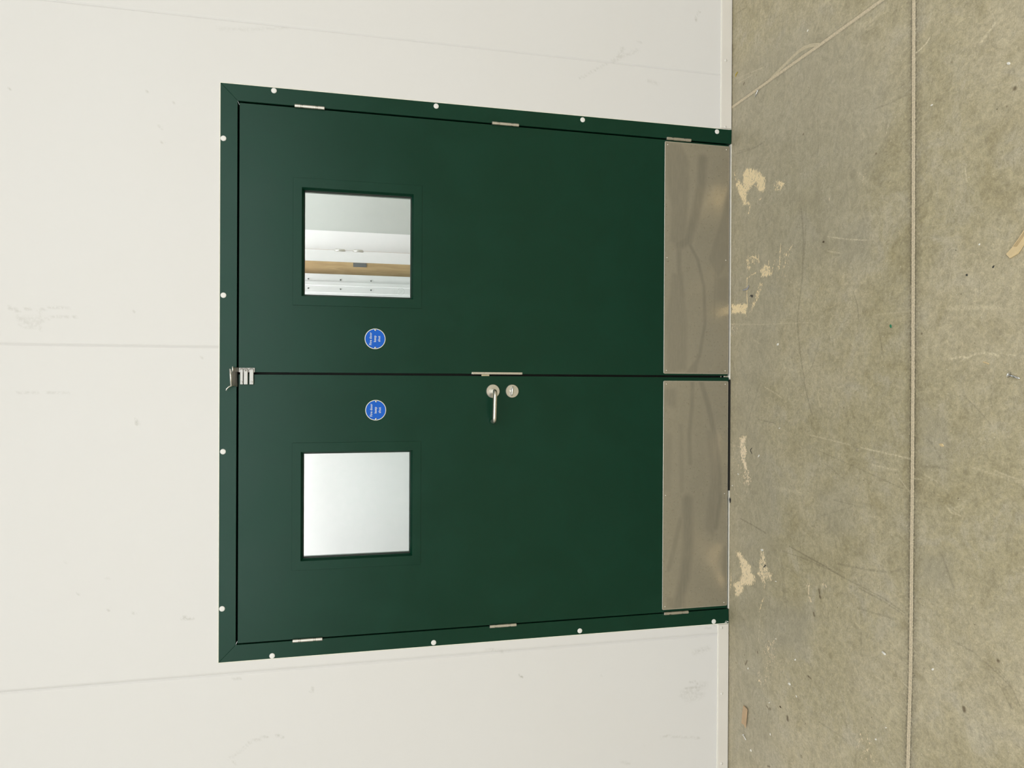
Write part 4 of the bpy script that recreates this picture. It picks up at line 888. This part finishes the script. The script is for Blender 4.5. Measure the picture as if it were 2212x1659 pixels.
tag(obj('wall_corridor_far', mbox(0.845, 2.4, 1.52, 1.60, 0, 3.6), M['seam_shade_grey']), 'wall coloured grey for its shade, seen through the window of the door without a handle', 'wall', kind='structure')
tag(obj('ceiling_corridor', mbox(-2.2, 2.4, 0.1, 2.5, 3.6, 3.66), M['corridor_wall']), 'white corridor ceiling behind the doors', 'ceiling', kind='structure')
tag(obj('wall_corridor_side', mbox(2.4, 2.5, 0.1, 2.5, 0, 3.66), M['corridor_wall']), 'white side wall closing the corridor behind the plain door', 'wall', kind='structure')
tag(obj('wall_corridor_near', mbox(-2.3, -2.2, 0.1, 2.5, 0, 3.66), M['corridor_wall']), 'white side wall closing the corridor behind the lever handle door', 'wall', kind='structure')

# ------------------------------------------------------------------ things lying on the floor
def fastener(name, head, tip, rs, rh, m, label, cat, flange=0.0012, dome=False):
    h, t = Vector((*head, 0)), Vector((*tip, 0)); d = (t - h); L = d.length
    bm = bmesh.new(); lathe(bm, [(0, -flange), (rh * 0.7, -flange), (rh, -flange * 0.3), (rh, 0), (rs * 1.05, flange * 0.6)], 20, (0, 0, 0), 'x')
    o = empty(name, (h.x, h.y, 0)); tag(o, label, cat)
    ang = math.atan2(d.y, d.x); pitch = math.atan2(rh - rs, L)
    mt = Matrix.Translation((h.x, h.y, rh)) @ Matrix.Rotation(ang, 4, 'Z') @ Matrix.Rotation(pitch, 4, 'Y')
    bmesh.ops.transform(bm, matrix=mt, verts=bm.verts); obj('head', bm, m, o, True)
    bm = bmesh.new(); lathe(bm, [(rs, 0), (rs, L - rs * 1.6), (rs * 0.5, L - rs * 0.4), (0, L)], 14, (0, 0, 0), 'x')
    bmesh.ops.transform(bm, matrix=mt, verts=bm.verts); obj('shank', bm, m, o, True)
    return o
fastener('loose_screw', (1.1432, -0.2073), (1.1245, -0.1842), 0.0021, 0.0042, M['zinc'], 'small silver screw lying beside the floor joint at right angles to the wall', 'screw')
fastener('loose_rivet', (-0.0038, -1.3277), (-0.0130, -1.3538), 0.0024, 0.0078, M['zinc'], 'shiny wide headed rivet on open floor farthest from the doors', 'rivet', 0.0014)
fastener('loose_nail', (-1.4745, -0.1281), (-1.4886, -0.1457), 0.0018, 0.0050, M['white_paint'], 'white flat headed nail near the skirting and cardboard scrap', 'nail')

def flat(name, pts, t, m, label, cat, z=0.0, lift=0.0, group=None):
    """thin sheet piece with real thickness, one side lifted a little"""
    cx = sum(p[0] for p in pts) / len(pts); cy = sum(p[1] for p in pts) / len(pts)
    bm = bmesh.new(); prism(bm, [(p[0] - cx, p[1] - cy) for p in pts], t, 0)
    if lift:
        ys = [v.co.y for v in bm.verts]; y0, y1 = min(ys), max(ys)
        for v in bm.verts: v.co.z += lift * (y1 - v.co.y) / (y1 - y0)
    bmesh.ops.recalc_face_normals(bm, faces=bm.faces)
    me_ = bpy.data.meshes.new(name); bm.to_mesh(me_); bm.free()
    o = link(name, me_, m); o.location = (cx, cy, z); tag(o, label, cat, group); return o
cs = flat('cardboard_scrap', [(-1.3525, -0.1306),(-1.3530, -0.1564),(-1.3578, -0.1623),(-1.4353, -0.1490),(-1.4293, -0.1388),(-1.4338, -0.1132),(-1.3794, -0.1232)], 0.004, M['card'], 'brown torn cardboard scrap near the skirting beside the lever handle door', 'cardboard', 0.0003, 0.006)
wp = flat('packing_strip', [(0.2959, -1.3140),(0.2840, -1.3250),(0.2910, -1.3453),(0.2972, -1.3509),(0.3069, -1.3586),(0.3580, -1.4030),(0.3881, -1.3959),(0.3388, -1.3583),(0.3090, -1.3307)], 0.004, M['pale_card'], 'pale tan cardboard packing strip cut off by the picture edge', 'cardboard', 0.0003, 0.004)
tp = flat('tape', [(0.3106, -1.3358),(0.3090, -1.3447),(0.3242, -1.3585),(0.3722, -1.3983),(0.3818, -1.3947),(0.3342, -1.3584)], 0.0005, M['tape'], 'brown adhesive tape', None, 0.0062)
tp.parent = wp; tp.matrix_parent_inverse = parent_world(wp).inverted()

def curl(name, pts, w_, m, label, cat, zs_=None):
    P_ = [Vector((*p, 0)) for p in pts]; n = len(P_)
    bm = bmesh.new(); rows = []
    for i, p in enumerate(P_):
        t = (P_[min(i + 1, n - 1)] - P_[max(i - 1, 0)]).normalized(); s_ = Vector((-t.y, t.x, 0))
        z = (zs_[i] if zs_ else 0.001); h = w_[i] / 2
        rows.append([bm.verts.new(p - s_ * h + Vector((0, 0, z))), bm.verts.new(p + Vector((0, 0, z + h * 0.7))), bm.verts.new(p + s_ * h + Vector((0, 0, z))), bm.verts.new(p + s_ * h * 0.8 + Vector((0, 0, max(z - 0.0012, 0.0)))), bm.verts.new(p - s_ * h * 0.8 + Vector((0, 0, max(z - 0.0012, 0.0))))])
    for A, B in zip(rows, rows[1:]):
        for k in range(5): bm.faces.new((A[k], A[(k + 1) % 5], B[(k + 1) % 5], B[k]))
    bm.faces.new(rows[0]); bm.faces.new(rows[-1])
    c = P_[n // 2]; bmesh.ops.translate(bm, verts=bm.verts, vec=(-c.x, -c.y, 0))
    o = obj(name, bm, m, None, False); o.location = (c.x, c.y, 0); tag(o, label, cat); return o
curl('plastic_curl', [(0.3573, -0.1029),(0.3584, -0.1170),(0.3586, -0.1310),(0.3639, -0.1414),(0.3704, -0.1499)], [0.004, 0.006, 0.009, 0.008, 0.004], M['grey_plastic'], 'grey curl of plastic swarf lying on the tan line before the plain door', 'plastic scrap', [0.003, 0.0015, 0.0015, 0.003, 0.005])
curl('plastic_curl', [(0.3267, -0.1521),(0.3293, -0.1623),(0.3215, -0.1726),(0.3295, -0.1759)], [0.002, 0.005, 0.006, 0.003], M['black_plastic'], 'black curl of plastic swarf beside the grey curl', 'plastic scrap', [0.001, 0.002, 0.003, 0.004])
curl('wire_offcut', [(-0.2892, -0.1757),(-0.2978, -0.1639),(-0.3042, -0.1657),(-0.3128, -0.1743)], [0.0012, 0.003, 0.003, 0.0015], M['black_plastic'], 'black kinked wire offcut beside the pinkish residue before the lever handle door', 'wire', [0.001, 0.001, 0.001, 0.001])
curl('plastic_curl', [(-0.7496, -0.2629),(-0.7453, -0.2692),(-0.7391, -0.2755)], [0.005, 0.003, 0.006], M['black_plastic'], 'small black plastic bit on the tan residue near the hinge side', 'plastic scrap', [0.001, 0.001, 0.001])
bl = curl('rubber_scrap', [(-0.5178, -0.0062),(-0.5268, -0.0120),(-0.5393, -0.0083)], [0.004, 0.011, 0.004], M['black_plastic'], 'black rubber lump at the foot of the lever handle door', 'rubber scrap', [0.001, 0.003, 0.001])
curl('yellow_shaving', [(1.2694, -0.0332),(1.2777, -0.0368),(1.2804, -0.0441),(1.2840, -0.0496)], [0.003, 0.006, 0.006, 0.002], M['yellow'], 'yellow plastic shaving near the skirting beside the plain door', 'plastic scrap', [0.001, 0.002, 0.002, 0.002])
curl('straw_bit', [(0.0302, -1.2482),(0.0276, -1.2570),(0.0251, -1.2645)], [0.0032, 0.0036, 0.0034], M['tan_chip'], 'short straw coloured stick near the shiny rivet', 'stick', [0.001, 0.001, 0.001])

def chip(name, c, rx, ry, h, ang, m, label, cat, group=None, seed=1):
    rnd = random.Random(seed); n = 9; bm = bmesh.new()
    top = []; bot = []
    for i in range(n):
        a = 2 * math.pi * i / n; k = rnd.uniform(0.78, 1.12)
        x, y = rx * k * math.cos(a), ry * k * math.sin(a)
        x, y = x * math.cos(ang) - y * math.sin(ang), x * math.sin(ang) + y * math.cos(ang)
        bot.append(bm.verts.new((x, y, 0))); top.append(bm.verts.new((x * 0.8, y * 0.8, h * rnd.uniform(0.7, 1.0))))
    ap = bm.verts.new((0, 0, h))
    bm.faces.new(bot)
    for i in range(n):
        j = (i + 1) % n; bm.faces.new((bot[i], bot[j], top[j], top[i])); bm.faces.new((top[i], top[j], ap))
    o = obj(name, bm, m); o.location = (c[0], c[1], 0.0001); tag(o, label, cat, group); return o
k = 0
for c, rx, ry, ang, lab in [
 ((0.1207, -0.3468), 0.0070, 0.0048, 0.3, 'white paint chip on the concrete before the plain door near the meeting gap'),
 ((-0.3172, -0.2227), 0.0075, 0.0025, 0.9, 'slim white chip beside the black wire offcut'),
 ((-0.4085, -0.0707), 0.0055, 0.0024, 2.6, 'slim white chip between the pinkish residue and the lever handle door'),
 ((-0.4637, -0.0244), 0.0040, 0.0028, 0.2, 'tiny cream chip close to the foot of the lever handle door'),
 ((-0.6854, -0.2494), 0.0090, 0.0045, 0.1, 'large white chip at the tip of the tan residue near the hinges'),
 ((-0.7837, -0.3440), 0.0060, 0.0020, 0.2, 'slim white chip beyond the tan residue near the hinges'),
 ((-1.0353, -0.4678), 0.0065, 0.0035, 0.7, 'angular white chip level with the upper baseboard rivet by the lever handle door'),
 ((-1.1379, -0.4325), 0.0085, 0.0055, 0.2, 'round white plaster chip in open floor off the skirting'),
 ((-1.5137, -0.1787), 0.0068, 0.0048, 0.3, 'oval white chip beyond the white nail'),
 ((-1.1653, -0.4760), 0.0050, 0.0018, 2.4, 'thin white sliver past the round plaster chip'),
 ((-1.3825, -0.3135), 0.0050, 0.0026, 1.9, 'small white flake between the nail and the floor joint'),
 ((-1.2641, -0.3061), 0.0050, 0.0022, 0.8, 'white sliver beside brown crumbs near the cardboard scrap'),
 ((-1.1911, -0.1546), 0.0050, 0.0030, 1.2, 'small white flake near the skirting under brown stains'),
 ((-1.0695, -0.9175), 0.0045, 0.0016, 0.6, 'thin white sliver near the floor joint'),
 ((-1.1255, -0.8753), 0.0040, 0.0028, 0.6, 'tiny white chip near a thin sliver by the floor joint'),
 ((-0.1975, -0.3620), 0.0055, 0.0018, 0.4, 'slim white chip before the lever in open floor'),
 ((0.3352, -1.2340), 0.0030, 0.0020, 1.0, 'tiny white crumb beside the pale packing strip'),
 ((0.7685, -1.3142), 0.0065, 0.0034, 2.4, 'pale crumb in the floor corner beyond both joints'),
 ((0.7554, -1.0760), 0.0045, 0.0028, 0.2, 'small white chip just across the long floor joint'),
 ((1.2322, -0.5181), 0.0042, 0.0028, 1.0, 'tiny pale crumb beside the joint at right angles to the wall'),
 ((-1.0022, -0.3463), 0.0040, 0.0018, 0.4, 'thin white sliver before the lever handle door hinges'),
 ((-0.8232, -1.0925), 0.0050, 0.0030, 0.8, 'pale crumb in open floor beyond the long joint')]:
    k += 1; chip('paint_chip', c, rx, ry, 0.0018, ang + math.pi / 2, M['chip'], lab, 'paint chip', 'pale paint chips on the concrete', k)
bm = bmesh.new(); a_, b_ = Vector((*(-0.8438, -0.9050), 0.0034)), Vector((*(-0.8473, -0.9165), 0.0034)); d_ = b_ - a_
tube(bm, [a_ - d_ * 0.08, a_, b_, b_ + d_ * 0.08], [0.0022, 0.0033, 0.0033, 0.0022], 14)
bmesh.ops.translate(bm, verts=bm.verts, vec=-a_ + Vector((0, 0, 0.0034)))
o = obj('wall_plug', bm, M['chip'], None, True); o.location = (a_.x, a_.y, 0.0); tag(o, 'white cylindrical plug lying short of the long floor joint', 'plug')
chip('green_flake', (0.1468, -0.9258), 0.0060, 0.0040, 0.0016, 0.6, M['green_chip'], 'small green plastic flake on the open floor', 'flake', None, 51)
chip('tan_chip', (-0.1945, -1.1174), 0.0085, 0.0045, 0.0016, 1.4, M['tan_chip'], 'tan triangular wood chip past the long floor joint', 'wood chip', None, 52)
chip('pebble', (-0.2397, -0.7873), 0.0060, 0.0055, 0.0040, 0.6, M['stone'], 'khaki pebble at the end of a light scratch', 'pebble', None, 53)
chip('dark_pebble', (0.2615, -1.1964), 0.0031, 0.0029, 0.0022, 0.6, M['dark_stone'], 'round dark pebble beyond the long floor joint', 'pebble', None, 54)
chip('dark_pebble', (0.2706, -1.2752), 0.0042, 0.0020, 0.0018, 2.5, M['dark_stone'], 'elongated dark pebble beside the pale packing strip', 'pebble', None, 55)
chip('dirt_crumb', (-1.3683, -0.5092), 0.0065, 0.0040, 0.0035, 0.8, M['stone'], 'khaki crumb of mortar in the open floor off the skirting', 'crumb', None, 56)
chip('dirt_crumb', (-1.2477, -0.3786), 0.0060, 0.0030, 0.0025, 1.4, M['brown_bit'], 'dark curled crumb between the cardboard scrap and the brown oval stain', 'crumb', None, 57)
chip('dirt_crumb', (0.4605, -0.6118), 0.0050, 0.0040, 0.0020, 1.4, M['brown_bit'], 'dark crumb at the start of a long light scratch before the plain door', 'crumb', None, 58)
